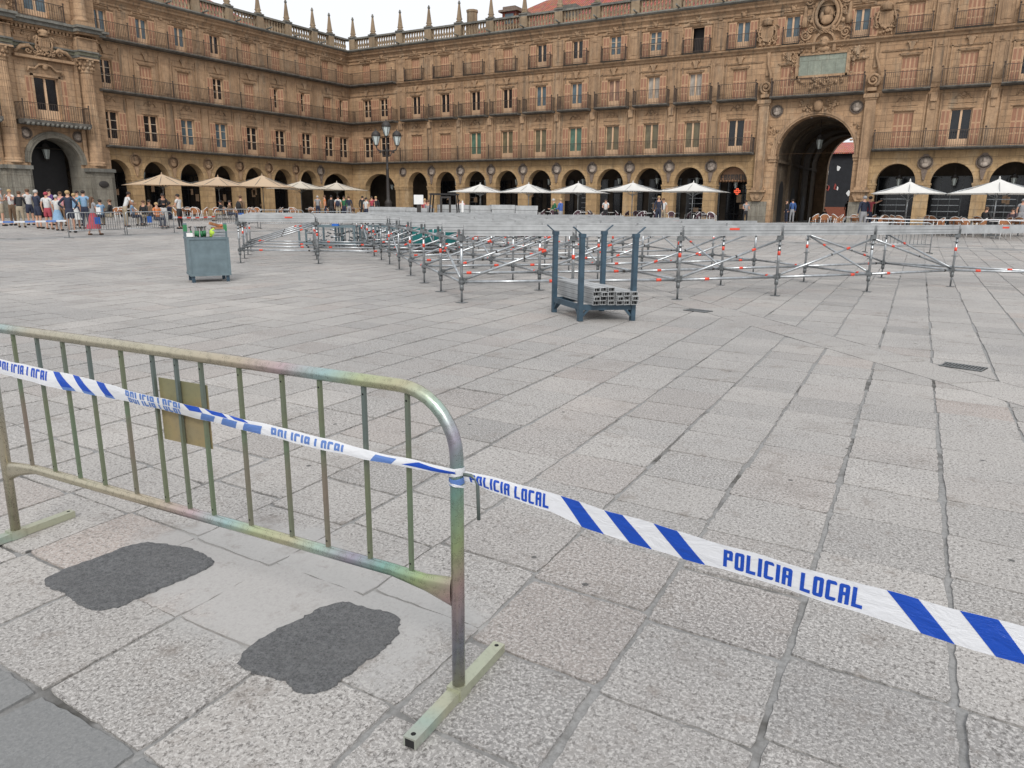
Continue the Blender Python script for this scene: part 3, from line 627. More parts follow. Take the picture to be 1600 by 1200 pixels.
def parapet(root, u0, piers, u1, z0, skip_ob=(), ob_label=True, fine=True):
    """balustrade between piers, with pinnacles"""
    cap = MB(); bal = MB()
    cap.xprof([(0.14, z0), (-0.30, z0), (-0.30, z0+0.14), (0.14, z0+0.14)], u0, u1); cap.xprof([(0.16, z0+1.06), (-0.32, z0+1.06), (-0.32, z0+1.22), (0.16, z0+1.22)], u0, u1, 1)
    for u in piers: cap.box(u-0.36, -0.18, z0+0.141, u+0.36, 0.34, z0+1.058); cap.box(u-0.42, -0.24, z0+1.221, u+0.42, 0.40, z0+1.33, 1)
    cap.build('parapet', [M['balu'], M['dirty']], root)
    P = [u0]+list(piers)+[u1]
    for a, b in zip(P[:-1], P[1:]):
        a += 0.36; b -= 0.36
        if b-a < 0.5: continue
        n = max(2, int((b-a)/0.30)); bal = MB(); prev = None
        for i in range(n):
            u = a+(i+0.5)*(b-a)/n
            bal.lathe([(0.12, 0), (0.12, 0.08), (0.07, 0.12), (0.14, 0.34), (0.06, 0.62), (0.10, 0.68), (0.075, 0.72), (0.12, 0.80), (0.12, 0.918)], (u, 0.08, z0+0.14), 8)
        bal.build('balusters', M['balu'], root)
    for u in piers:
        if u in skip_ob: continue
        m = MB(); zz = z0+1.33
        m.lathe([(0.30, 0), (0.33, 0.10), (0.20, 0.18), (0.30, 0.30), (0.27, 0.36)], (u, 0.08, zz), 10)
        vs = []
        for s_, z in ((0.175, 0.36), (0.065, 1.56)): vs += [(u+x*s_, 0.08+y*s_, zz+z) for x, y in ((-1,-1), (1,-1), (1,1), (-1,1))]
        m.add(vs, [(0,3,2,1), (4,5,6,7), (0,1,5,4), (1,2,6,5), (2,3,7,6), (3,0,4,7)])
        m.lathe([(0.07, 1.54), (0.12, 1.61), (0.135, 1.69), (0.08, 1.77), (0.09, 1.82), (0.02, 1.9)], (u, 0.08, zz), 8, 1)
        m.build('pinnacle', [M['balu'], M['dirty']], root)
def cornice(m, u0, u1, o=0.0, z=15.62):
    m.xprof([(o, z), (o+0.10, z), (o+0.12, z+0.1), (o+0.06, z+0.16), (o+0.2, z+0.34), (o+0.32, z+0.42), (o+0.34, z+0.55), (o+0.5, z+0.68), (o+0.5, z+0.78), (o, z+0.78)], u0, u1)

# ===== back building (faces the camera, u = world x)
BK = empty('arcaded_building', (0, YC, 0))
tag(BK, 'four storey golden sandstone arcaded building on the right, with the tall gateway arch', 'building')
AC = [-47.8+3.5*k for k in range(10)]; AR = [-4.62, -1.1, 2.42, 5.94, 9.46, 12.98]
UE0, UE1 = XC, 14.8
def fac(name, m, mats, root): return m.build(name, mats, root, fix=False)
m = MB()
arch_bay(m, XC, -49.95, -52.75, 2.05, 2.95, 1.58, 0, 5.5)
for i, a in enumerate(AC): arch_bay(m, a-1.75 if i else -49.95, a+1.75 if i < 9 else -14.55, a, 1.23, 3.28, 1.36, 0, 5.5)
for i, a in enumerate(AR): arch_bay(m, a-1.76 if i else -6.45, a+1.76, a, 1.30, 3.28, 1.36, 0, 5.5)
fac('arcade_wall', m, M['arch'], BK)
# gateway bay
m = MB(); arch_bay(m, -14.55, -6.45, -10.32, 2.78, 5.35, 2.86, 0, 9.5, depth=1.0)
fac('gateway_wall', m, M['stone'], BK)
m = MB(); archivolt(m, -10.32, 2.78, 5.35, 2.86, 0.38, 0, 0.09); archivolt(m, -10.32, 2.9, 5.35, 2.98, 0.1, 0.091, 0.15)
for s_ in (-1, 1):
    m.box(-10.32+s_*2.7, -0.16, 5.12, -10.32+s_*3.3, 0.9, 5.34); m.box(-10.32+s_*2.74, -0.10, 4.92, -10.32+s_*3.24, 0.88, 5.119)
fac('gateway_arch_moulding', m, M['trim'], BK)
m = MB()
for uc in (-14.2, -6.8):
    m.box(uc-0.36, -0.30, 3.0, uc+0.36, 0, 9.05); m.box(uc-0.22, -0.335, 3.5, uc-0.16, -0.30, 8.5); m.box(uc+0.16, -0.335, 3.5, uc+0.22, -0.30, 8.5)
    m.box(uc-0.42, -0.36, 9.05, uc+0.42, 0, 9.18); m.box(uc-0.5, -0.44, 9.18, uc+0.5, 0, 9.45)
    m.box(uc-0.46, -0.40, 2.82, uc+0.46, 0, 2.999); m.box(uc-0.62, -0.55, 2.66, uc+0.62, 0, 2.819)
    m.relief([(uc-0.3, 2.0), (uc+0.3, 2.0), (uc+0.52, 2.4), (uc+0.55, 2.659), (uc-0.55, 2.659), (uc-0.52, 2.4)], 0, 0.36); m.ball((uc, -0.3, 2.25), 0.3, 0.14, 0.2, 8, 5)
    m.box(uc-0.75, -0.14, 0, uc+0.75, 0, 1.95, 1)
    # big volutes beside the gate balcony
    sg = 1 if uc > -10 else -1
    m.box(uc-0.3, -0.42, 9.62, uc+0.3, 0, 9.85); scroll(m, uc-0.0, 10.35, 0.46, sg, 1.8, 0.12, 0.18, -1.2); m.path([(uc+0.35, -0.2, 10.7), (uc+0.25, -0.22, 11.3), (uc, -0.18, 12.0), (uc, -0.1, 12.7)], [0.12, 0.10, 0.08, 0.06], 6)
    m.box(uc-0.12, -0.12, 11.2, uc+0.12, 0, 12.85)
for s_, u in ((-1, -13.22), (1, -7.72)): foliage(m, u-0.45, u+0.45, 6.2, 7.6, 10, 5+s_, 0, 0.13)
foliage(m, -11.7, -8.95, 8.45, 9.3, 34, 3, 0.05, 0.15); m.ball((-10.32, -0.25, 8.85), 0.34, 0.2, 0.42, 10, 6)
fac('gateway_carving', m, [M['trim'], M['granite']], BK)
for u in (-13.28, -7.72): medallion(BK, u, 8.62, int(u*10), 0.93, True)
# upper walls
W1 = [(-54.12, 'open', 'g_dark', True), (-51.92, 'open', 'g_dark', True)] + list(zip(AC, ['closed', 'closed', 'open', 'open', 'open', 'open', 'open', 'open', 'open', 'open'], ['g_dark', 'g_dark', 'g_green', 'g_olive', 'g_olive', 'g_green', 'g_olive', 'g_olive', 'g_olive', 'g_dark'], [False]*10)) + \
     [(AR[0], 'closed', 'g_dark', 0), (AR[1], 'open', 'g_dark', 0), (AR[2], 'closed', 'g_dark', 0), (AR[3], 'open', 'g_olive', 0), (AR[4], 'closed', 'g_dark', 0), (AR[5], 'closed', 'g_dark', 0)]
W2 = [(-54.12, 'open', 'g_dark', True), (-51.95, 'open', 'g_dark', True)] + list(zip(AC, ['open']*9+['closed'], ['g_dark', 'g_dark', 'g_dark', 'g_dark', 'g_blue', 'g_blue', 'g_brown', 'g_pale', 'g_pale', 'g_dark'], [False]*10)) + \
     [(-12.75, 'closed', 'g_dark', 0), (-8.0, 'closed', 'g_dark', 0)] + [(a, s_, 'g_dark', 0) for a, s_ in zip(AR, ['closed', 'closed', 'open', 'closed', 'open', 'closed'])]
W3 = [(-54.12, 'closed', 'g_dark', 0), (-51.95, 'closed', 'g_dark', 0)] + list(zip(AC, ['closed']*4+['open']*4+['void', 'open'], ['g_dark']*4+['g_dark', 'g_dark', 'g_blue', 'g_blue', 'g_dark', 'g_blue'], [False]*6+[True, True, False, False])) + \
     [(-12.7, 'open', 'g_blue', 0), (-8.0, 'open', 'g_blue', 0)] + [(a, s_, 'g_dark', 0) for a, s_ in zip(AR, ['closed', 'closed', 'closed', 'open', 'closed', 'closed'])]
def floors(root, sets, u0, u1, mat, skipz1=None, o=0.0):
    holes = []; us = [u0, u1]; zs = [5.5, 9.5, 13.15, 16.55]
    spec = ((sets[0], ZB1, 1.26, 2.5), (sets[1], ZB2, 1.06, 2.2), (sets[2], ZB3, 1.0, 1.95))
    for st, z, w, h in spec:
        for (u, state, gc, gr) in st:
            holes.append((round(u-w/2, 3), round(u+w/2, 3), round(z, 3), round(z+h, 3))); us += [u-w/2, u+w/2]; zs += [z, z+h]
    return holes, us, zs, spec
holes, us, zs, spec = floors(BK, (W1, W2, W3), UE0, UE1, None)
gate = (-14.55, -6.45, 5.5, 9.5)
m = MB(); wall_grid(m, us+[gate[0], gate[1]], zs, holes+[gate]); m.f = m.f[:]  # reveal faces of the gate cut fall behind the gateway bay
fac('upper_wall', m, M['stone'], BK)
for st, z, w, h in spec:
    for (u, state, gc, gr) in st: window(BK, u, z, w, h, state, gc, bool(gr), low=0.55 if state != 'void' else 0)
# stone trim
m = MB()
for a in AR: archivolt(m, a, 1.30, 3.28, 1.36, 0.24, 0, 0.05)
m_r = m; m = MB()
for a in AC: archivolt(m, a, 1.23, 3.28, 1.36, 0.24, 0, 0.05)
archivolt(m, -52.75, 2.05, 2.95, 1.58, 0.26, 0, 0.05)
def impost(m, a, b): m.box(a, -0.10, 3.14, b, 0.7, 3.27); m.box(a+0.04, -0.06, 2.92, b-0.04, 0.66, 3.139)
for i in range(9): impost(m, AC[i]+1.15, AC[i+1]-1.15)
impost(m, -50.8, -48.95); impost(m, -15.15, -14.6); impost(m_r, -6.45, -5.85); impost(m, -56.4, -54.7)
for i in range(5): impost(m_r, AR[i]+1.22, AR[i+1]-1.22)
fac('arcade_moulding', m_r, M['arch'], BK)
fac('arcade_moulding', m, M['arch'], BK)
m = MB()
PB = [AC[0]-1.75]+[a+1.75 for a in AC[:-1]]
PR = [a+1.76 for a in AR[:-1]]
for u in PB+PR:
    m.box(u-0.32, -0.16, 5.67, u+0.32, 0, 9.3); m.box(u-0.52, -0.06, 5.67, u-0.42, 0, 9.2); m.box(u+0.42, -0.06, 5.67, u+0.52, 0, 9.2); m.box(u-0.20, -0.34, 8.72, u+0.20, 0, 9.3); m.box(u-0.14, -0.22, 8.2, u+0.14, 0, 8.72)   # storey 1 pilaster + console
    panel_strip(m, u, 0.95, 9.66, 12.75); panel_strip(m, u, 1.0, 13.3, 15.4)
    m.box(u-0.13, -0.12, 15.5, u+0.13, 0, 15.6)
    for dz in (0,): m.box(u-0.14, -0.13, 12.35, u+0.14, -0.06, 12.6)
for u in (AC[-1]+1.45, -6.2+0.0): panel_strip(m, u, 0.4, 13.3, 15.4)
for a, b in ((XC, -14.56), (-6.44, UE1)):
    m.box(a, -0.07, 12.18, b, 0, 12.25); m.box(a, -0.10, 12.25, b, 0, 12.29)
m.box(XC, -0.08, 15.30, -12.2, 0, 15.36); m.box(-8.4, -0.08, 15.30, UE1, 0, 15.36)
for (u, *_r) in W1: head1(m, u, ZB1+2.5, 1.26)
for (u, *_r) in W2: head2(m, u, ZB2+2.2, 1.06)
for (u, *_r) in W3: head3(m, u, ZB3+1.95, 1.0)
# ledge of the third floor
m.xprof([(0, 12.86), (0.1, 12.86), (0.16, 12.98), (0.34, 13.1), (0.36, 13.2), (0, 13.2)], -50.0, UE1)
fac('stone_trim', m, M['trim'], BK)
m = MB(); cornice(m, XC, UE1); fac('cornice', m, M['trim'], BK)
m = MB(); m.xprof([(0.0, 16.401), (0.62, 16.401), (0.72, 16.5), (0.7, 16.6), (0.0, 16.6)], XC+0.6, UE1)
for u in PB+PR+[-13, -7.5]:
    m.tube((u+0.3, -0.6, 16.62), (u+0.3, -1.35, 16.72), 0.07, 8)
fac('gutter', m, M['dirty'], BK)
ob = [-55.75, -53.1]+[-49.62+3.5*k for k in range(18)]
parapet(BK, XC-0.3, ob, UE1, 16.6)
# balconies
pp = [XC+0.8, -53.0]+PB+[-14.9]
balcony(BK, XC+0.82, -14.72, ZB1, 0.80, [u+0.2 for u in PB]+[-53.0, -14.85], False, True)
balcony(BK, -6.35, UE1, ZB1, 0.80, [u-0.2 for u in PR]+[-6.25], True, True)
balcony(BK, XC+0.82, -50.1, ZB2, 0.80, [-53.0, -50.3], False, True)
for a in AC: balcony(BK, a-1.48, a+1.48, ZB2, 0.78, [a-1.44, a+1.44])
for a in AR: balcony(BK, a-1.48, a+1.48, ZB2, 0.78, [a-1.44, a+1.44])
balcony(BK, -13.75, -7.3, ZB2, 0.80, [-13.7, -7.35])
balcony(BK, XC+0.72, -50.1, ZB3, 0.70, [-53.0, -50.3], False, True)
for a in AC+AR: balcony(BK, a-1.12, a+1.12, ZB3, 0.5, [a-1.07, a+1.07], slabt=0.08, railh=1.0)
for a in (-12.7, -8.0): balcony(BK, a-0.62, a+0.62, ZB3, 0.42, [a-0.58, a+0.58], slabt=0.08, railh=1.0)
for i, u in enumerate(PB[1:]+[PR[0], PR[1], PR[2], PR[3], PR[4]]): medallion(BK, u, 4.66, i)
medallion(BK, PB[0]-0.1, 4.66, 77, 0.9, True)
# centre piece above the gate
m = MB(); cu = -10.35
m.box(cu-1.75, -0.14, 10.85, cu+1.75, 0, 11.0); m.box(cu-1.75, -0.14, 12.38, cu+1.75, 0, 12.52); m.box(cu-1.85, -0.14, 10.85, cu-1.62, 0, 12.52); m.box(cu+1.62, -0.14, 10.85, cu+1.85, 0, 12.52)
foliage(m, cu-2.15, cu-1.7, 10.6, 12.7, 16, 21, 0.05, 0.12); foliage(m, cu+1.7, cu+2.15, 10.6, 12.7, 16, 22, 0.05, 0.12); foliage(m, cu-1.6, cu+1.6, 10.35, 10.8, 26, 23, 0.05, 0.13)
foliage(m, cu-0.7, cu+0.7, 10.0, 10.5, 12, 24, 0.1, 0.14); foliage(m, cu-1.6, cu+1.6, 12.5, 12.75, 16, 25, 0.05, 0.11)
archivolt(m, cu, 0.62, 13.15, 0.66, 0.16, 0, 0.24); m.box(cu-0.8, -0.22, 12.55, cu-0.6, 0, 13.15); m.box(cu+0.6, -0.22, 12.55, cu+0.8, 0, 13.15)
m.ball((cu, -0.16, 13.2), 0.34, 0.28, 0.38, 10, 7); m.ball((cu, -0.36, 13.05), 0.18, 0.16, 0.14, 8, 5); m.ball((cu-0.14, -0.40, 13.3), 0.05, n=6, m=4); m.ball((cu+0.14, -0.40, 13.3), 0.05, n=6, m=4); m.ball((cu, -0.1, 12.75), 0.42, 0.2, 0.22, 8, 5)
P = [(cu+0.74*cos(2*pi*i/24), -0.22, 15.05+0.98*sin(2*pi*i/24)) for i in range(24)]; m.path(P, 0.13, 6, closed=True)
P = [(cu+0.95*cos(2*pi*i/24), -0.12, 15.05+1.2*sin(2*pi*i/24)) for i in range(24)]; m.path(P, 0.09, 6, closed=True)
m.lathe([(0.72, 0.0), (0.001, -0.05)], (cu, -0.05, 15.05), 20, ax='y')
m.ball((cu, -0.16, 15.3), 0.22, 0.16, 0.28, 8, 6); m.ball((cu, -0.14, 14.7), 0.44, 0.16, 0.34, 10, 6); m.ball((cu-0.35, -0.14, 14.95), 0.16, 0.12, 0.3, 8, 5)
for sg in (-1, 1):
    scroll(m, cu+sg*1.35, 13.75, 0.36, sg, 1.6, 0.09, 0.08); scroll(m, cu+sg*1.0, 14.05, 0.24, -sg, 1.4, 0.07, 0.1); scroll(m, cu+sg*1.55, 13.2, 0.3, sg, 1.4, 0.08, 0.06)
    m.lathe([(0.24, 0), (0.2, 0.5), (0.12, 1.1), (0.16, 1.2), (0.05, 1.5)], (cu+sg*1.5, -0.1, 14.3), 8)
    scroll(m, cu+sg*1.2, 16.0, 0.34, -sg, 1.5, 0.09, 0.12); foliage(m, cu+sg*1.0-0.35, cu+sg*1.0+0.35, 14.4, 15.8, 16, 40+sg, 0.08, 0.15)
    foliage(m, cu+sg*1.4-0.3, cu+sg*1.4+0.3, 12.9, 14.2, 10, 50+sg, 0.06, 0.13)
foliage(m, cu-1.0, cu+1.0, 16.1, 16.6, 18, 60, 0.25, 0.18)
foliage(m, cu-0.8, cu+0.8, 13.85, 14.15, 12, 61, 0.2, 0.14)
fac('centre_sculpture', m, M['trim'], BK)
for u, z in ((-14.45, 14.2), (-6.45, 14.35)): m = MB(); shield(m, u, z, 1.05, 0.05, int(-u)); fac('carved_shield', m, M['trim'], BK)
for u in (-12.75, -8.0): m = MB(); foliage(m, u-0.45, u+0.45, 11.95, 12.7, 12, int(u*3), 0.06, 0.13); fac('carved_mask', m, M['trim'], BK)
m = MB(); m.box(cu-1.619, -0.06, 11.001, cu+1.619, 0, 12.379); fac('inscribed_plaque', m, M['plaque'], BK)
# body behind the facade: floors, ceilings, arcade back wall
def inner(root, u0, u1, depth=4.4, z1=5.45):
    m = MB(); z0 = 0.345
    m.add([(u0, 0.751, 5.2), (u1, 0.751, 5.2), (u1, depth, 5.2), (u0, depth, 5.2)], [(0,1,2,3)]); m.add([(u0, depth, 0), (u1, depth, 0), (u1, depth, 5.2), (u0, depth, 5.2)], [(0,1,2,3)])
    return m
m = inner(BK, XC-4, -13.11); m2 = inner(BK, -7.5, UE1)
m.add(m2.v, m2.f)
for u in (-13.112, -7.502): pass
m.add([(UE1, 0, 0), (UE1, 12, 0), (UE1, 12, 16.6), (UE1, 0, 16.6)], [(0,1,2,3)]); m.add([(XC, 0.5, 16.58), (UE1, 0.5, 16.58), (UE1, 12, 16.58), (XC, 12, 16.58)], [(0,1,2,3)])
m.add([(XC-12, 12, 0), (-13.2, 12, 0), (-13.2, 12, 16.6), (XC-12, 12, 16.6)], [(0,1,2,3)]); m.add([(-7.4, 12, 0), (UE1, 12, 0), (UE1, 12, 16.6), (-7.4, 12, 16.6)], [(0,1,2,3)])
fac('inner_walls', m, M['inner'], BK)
# shop fronts under the arcade
def shopfront(root, u, kind, r):
    s_ = MB(); d = 4.36
    s_.box(u-1.45, d-0.08, 0.36, u+1.45, d+0.02, 3.9, 0)
    for k in range(5): s_.box(u-1.5+k*0.72, d-0.12, 0.36, u-1.44+k*0.72, d-0.081, 3.9, 1)
    for zz in (0.9, 2.6, 3.84): s_.box(u-1.5, d-0.121, zz, u+1.5, d-0.082, zz+0.06, 1)
    if kind == 1:
        for zz in (1.3, 1.75, 2.2): s_.box(u-1.2, d-0.16, zz, u+0.6, d-0.122, zz+0.05, 2)
    if r.random() < 0.75:
        for k in range(r.choice((1, 2, 3))): q0 = u+r.uniform(-1.1, 0.7); z0 = r.uniform(1.0, 2.4); s_.box(q0, d-0.14, z0, q0+r.uniform(0.2, 0.5), d-0.125, z0+r.uniform(0.2, 0.7), 3)
    s_.build('shop_front', [M['g_dark'], M['black'] if kind == 0 else M['galv_dull'], M['galv'], M['wood']], root)
rr = random.Random(3)
for a in AC: shopfront(BK, a, 0 if rr.random() < 0.7 else 1, rr)
for a in AR: shopfront(BK, a, 1, rr)
# tunnel behind the gate
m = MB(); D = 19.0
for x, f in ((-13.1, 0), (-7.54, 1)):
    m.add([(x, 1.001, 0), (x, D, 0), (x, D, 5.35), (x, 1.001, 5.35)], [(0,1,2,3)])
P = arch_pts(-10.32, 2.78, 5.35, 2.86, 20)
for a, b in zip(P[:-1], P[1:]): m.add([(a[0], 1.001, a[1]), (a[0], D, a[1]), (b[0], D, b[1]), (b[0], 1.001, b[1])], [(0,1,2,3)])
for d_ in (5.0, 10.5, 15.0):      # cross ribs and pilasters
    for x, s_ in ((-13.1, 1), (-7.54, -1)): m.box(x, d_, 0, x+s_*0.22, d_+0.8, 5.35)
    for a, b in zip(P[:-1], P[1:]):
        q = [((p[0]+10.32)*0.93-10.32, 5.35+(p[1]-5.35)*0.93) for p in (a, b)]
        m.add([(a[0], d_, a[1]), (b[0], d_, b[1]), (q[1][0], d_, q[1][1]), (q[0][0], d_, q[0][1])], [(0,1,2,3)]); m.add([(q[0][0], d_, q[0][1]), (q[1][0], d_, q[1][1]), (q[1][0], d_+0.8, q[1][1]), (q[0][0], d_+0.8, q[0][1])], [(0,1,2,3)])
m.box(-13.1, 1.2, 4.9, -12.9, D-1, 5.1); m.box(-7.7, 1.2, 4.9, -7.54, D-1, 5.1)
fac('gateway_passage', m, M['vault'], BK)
m = MB(); arch_bay(m, -13.1, -7.54, -9.95, 2.2, 5.35, 2.82, 0, 8.4, depth=0.9, o=-D)
fac('rear_arch', m, M['stone_left'], BK)
for d_, h_ in ((2.2, 3.6), (7.2, 3.2), (12.4, 2.6)):
    m = MB()      # dark side arches in the left wall of the passage
    A_ = [(d_-0.0+0.9*(1-cos(pi*i/8)), h_-0.9+0.9*sin(pi*i/8)) for i in range(9)]
    m.add([(-13.088, d_, 0.3)]+[(-13.088, y, z) for y, z in A_]+[(-13.088, d_+1.8, 0.3)], [tuple(range(11))])
    fac('side_doorway', m, M['black'], BK)
# pharmacy sign and cross
su = AC[-1]
m = MB()
A_ = arch_pts(su, 1.2, 3.3, 1.3, 14); base = 3.55
pts = [(u, z) for u, z in A_ if z > base]; 
m.relief([(su-1.18, base)]+[(su+1.18, base)]+[(u, z) for u, z in pts[::-1]], -0.62, -0.55)
for k in range(10): m.lathe([(0.12, -0.02), (0.001, -0.03)], (su-1.08+k*0.24, 0.57, base), 10, ax='y')
fac('shop_valance', m, M['tan_sign'] if 'tan_sign' in M else M.setdefault('tan_sign', plain('brown_shop_sign', (0.20, 0.11, 0.06), 0.7, 0, 0.2, 3)), BK)
GL = {'P': ['111', '101', '111', '100', '100'], 'O': ['111', '101', '101', '101', '111'], 'L': ['100', '100', '100', '100', '111'], 'I': ['1', '1', '1', '1', '1'],
      'C': ['111', '100', '100', '100', '111'], 'A': ['111', '101', '111', '101', '101'], 'F': ['111', '100', '111', '100', '100'], 'R': ['111', '101', '110', '101', '101'], 'M': ['11111', '10101', '10101', '10101', '10001']}
def glyph_cells(ch, x, h, w=0.5):
    """cells (x0,x1,z0,z1,cut) of one letter, cell edges never overlap"""
    g_ = GL[ch]; n = len(g_[0]); cw = {1: [0.215*h], 3: [0.21*h, (w-0.39)*h, 0.21*h], 5: [0.17*h, 0.09*h, 0.17*h, 0.09*h, 0.17*h]}[n]; rh = [0.18*h, 0.22*h, 0.17*h, 0.25*h, 0.18*h]
    out = []; z = h
    for r_, row in enumerate(g_):
        xx = x
        for c_, v in enumerate(row):
            if v == '1':
                cut = None
                if n == 3 and ch in 'POCA' and (r_, c_) in ((0, 0), (0, 2)) and not (ch == 'P' and c_ == 0): cut = ('tl', 'tr')[c_ == 2]
                if n == 3 and ch in 'OC' and (r_, c_) in ((4, 0), (4, 2)): cut = ('bl', 'br')[c_ == 2]
                out.append((xx, xx+cw[c_], z-rh[r_], z, cut))
            xx += cw[c_]
        z -= rh[r_]
    return out, sum(cw)
def cell_poly(c):
    a, b, z0, z1, cut = c; k = 0.45*min(b-a, z1-z0)
    P = {'bl': [(a, z0)], 'br': [(b, z0)], 'tr': [(b, z1)], 'tl': [(a, z1)]}
    if cut == 'bl': P['bl'] = [(a, z0+k), (a+k, z0)]
    if cut == 'br': P['br'] = [(b-k, z0), (b, z0+k)]
    if cut == 'tr': P['tr'] = [(b, z1-k), (b-k, z1)]
    if cut == 'tl': P['tl'] = [(a+k, z1), (a, z1-k)]
    return P['bl']+P['br']+P['tr']+P['tl']
def word_cells(word, h, gap=0.1):
    x = 0; out = []
    for ch in word:
        if ch == ' ': x += 0.32*h; continue
        c, w = glyph_cells(ch, x, h); out += c; x += w+gap*h
    return out, x
m = MB(); cells, tw = word_cells('FARMACIA', 0.42, 0.12)
for c in cells:
    P_ = [(su-tw/2+x, base+0.08+z) for x, z in cell_poly(c)]; m.relief(P_, -0.549, -0.53)
fac('shop_letters', m, M['iron'], BK)
m = MB(); cxu, cxz = AC[-1]+0.50, 2.72
for a, b, c, d in ((-0.09, 0.09, -0.24, 0.24), (-0.24, -0.091, -0.09, 0.09), (0.091, 0.24, -0.09, 0.09)): m.box(cxu+a, -0.02, cxz+c, cxu+b, 0.08, cxz+d)
fac('pharmacy_cross_case', m, M['black'], BK)
m = MB()
def ring(m, pts, r): 
    for p, q in zip(pts, pts[1:]+pts[:1]): m.tube(p, q, r, 5)
O_ = [(-.13, .36), (.13, .36), (.13, .13), (.36, .13), (.36, -.13), (.13, -.13), (.13, -.36), (-.13, -.36), (-.13, -.13), (-.36, -.13), (-.36, .13), (-.13, .13)]
ring(m, [(cxu+x*0.62, -0.06, cxz+z*0.62) for x, z in O_], 0.025); ring(m, [(cxu+x*0.32, -0.06, cxz+z*0.32) for x, z in O_], 0.02)
fac('pharmacy_cross_light', m, emit('red_neon', (1.0, 0.12, 0.04), 1.1), BK)
# roof
def roof(root, u0, u1, y0, y1, z0, z1, hip0, hip1, name='roof', mat=None):
    m = MB(); ym = (y0+y1)/2
    v = [(u0, y0, z0), (u1, y0, z0), (u1, y1, z0), (u0, y1, z0), (u0+hip0, ym, z1), (u1-hip1, ym, z1)]
    m.add(v, [(0,1,5,4), (1,2,5), (2,3,4,5), (3,0,4)]); return m.build(name, mat or M['tile'], root)
rf = roof(BK, -43.6, UE1, 0.9, 12.6, 16.7, 20.6, 6.5, 2.0)
m = MB(); m.lathe([(0.5, 0), (0.5, 2.0), (0.56, 2.05), (0.56, 2.25), (0.1, 2.35)], (-42.2, 1.6, 17.0), 8, sm=False); m.build('chimney', M['balu'], rf)
m = MB(); m.box(-38.5, 1.0, 17.3, -37.0, 3.4, 18.5); m.box(-38.2, 0.97, 17.5, -37.3, 0.999, 18.35, 1); m.box(-38.75, 0.7, 18.5, -36.75, 3.8, 18.68, 2); m.box(-38.4, 0.9, 18.68, -37.1, 3.8, 18.95, 2)
m.build('dormer', [M['tile'], M['g_blue'], M['medal_dark']], rf)
m = MB(); m.box(-33.0, 2.0, 17.6, -31.6, 3.6, 18.7); m.build('skylight', M['dirty'], rf)
# ===== left building, u = world y
LF = empty('arcaded_building', (XC, 0, 0), pi/2)
tag(LF, 'four storey golden sandstone arcaded building on the left, with the giant column pavilion', 'building')
LA = [35.12+3.325*k for k in range(7)]
UL1 = YC
m = MB()
arch_bay(m, 56.72, YC, 58.95, 1.95, 2.95, 1.55, 0, 5.5, mi=0)
for i, a in enumerate(LA): arch_bay(m, a-1.66 if i else 34.1, a+1.66 if i < 6 else 56.72, a, 1.16, 3.30, 1.36, 0, 5.5)
fac('arcade_wall', m, M['arch'], LF)
V1 = [(a, 'open', g_, True) for a, g_ in zip(LA, ['g_dark', 'g_dark', 'g_blue', 'g_blue', 'g_dark', 'g_dark', 'g_dark'])]+[(58.2, 'open', 'g_dark', True), (60.3, 'open', 'g_dark', True)]
V2 = [(a, s_, 'g_dark', True) for a, s_ in zip(LA, ['open', 'closed', 'closed', 'open', 'closed', 'half', 'half'])]+[(58.15, 'closed', 'g_dark', 0), (60.35, 'half', 'g_dark', 0)]
V3 = [(a, s_, g_, False) for a, s_, g_ in zip(LA, ['open']*4+['closed']*3, ['g_blue', 'g_blue', 'g_blue', 'g_dark']+['g_dark']*3)]+[(58.0, 'closed', 'g_dark', 0), (60.2, 'closed', 'g_dark', 0)]
holes, us, zs, spec = floors(LF, (V1, V2, V3), 34.1, UL1, None)
m = MB(); wall_grid(m, us, zs, holes); fac('upper_wall', m, M['stone_left'], LF)
for st, z, w, h in spec:
    for (u, state, gc, gr) in st: window(LF, u, z, w, h, state, gc, bool(gr))
m = MB()
for a in LA: archivolt(m, a, 1.16, 3.30, 1.36, 0.24, 0, 0.05)
archivolt(m, 58.95, 1.95, 2.95, 1.55, 0.26, 0, 0.05)
for i in range(6): impost(m, LA[i]+1.08, LA[i+1]-1.08)
impost(m, LA[6]+1.08, 57.05)
fac('arcade_moulding', m, M['arch'], LF)
m = MB(); LP = [a+1.66 for a in LA]
for u in LP:
    panel_strip(m, u, 1.0, 9.66, 12.75); panel_strip(m, u, 1.05, 13.3, 15.4); m.box(u-0.3, -0.12, 5.67, u+0.3, 0, 9.2); m.box(u-0.5, -0.05, 5.67, u-0.4, 0, 9.1); m.box(u+0.4, -0.05, 5.67, u+0.5, 0, 9.1); m.box(u-0.13, -0.12, 15.45, u+0.13, 0, 15.6)
m.box(34.1, -0.07, 12.18, YC-0.05, 0, 12.25); m.box(34.1, -0.08, 15.30, YC-0.05, 0, 15.36)
for (u, *_r) in V1: head1(m, u, ZB1+2.5, 1.26)
for (u, *_r) in V2: head2(m, u, ZB2+2.2, 1.06)
for (u, *_r) in V3: head3(m, u, ZB3+1.95, 1.0)
fac('stone_trim', m, M['trim'], LF)
m = MB(); cornice(m, 34.1, YC-0.01); fac('cornice', m, M['trim'], LF)
m = MB(); m.xprof([(0.0, 16.401), (0.62, 16.401), (0.72, 16.5), (0.7, 16.6), (0.0, 16.6)], 34.1, YC-0.5)
for u in LP: m.tube((u+0.2, -0.6, 16.62), (u+0.2, -1.35, 16.72), 0.07, 8)
fac('gutter', m, M['dirty'], LF)
parapet(LF, 34.5, [u for u in LP]+[59.0], YC+0.2, 16.6)
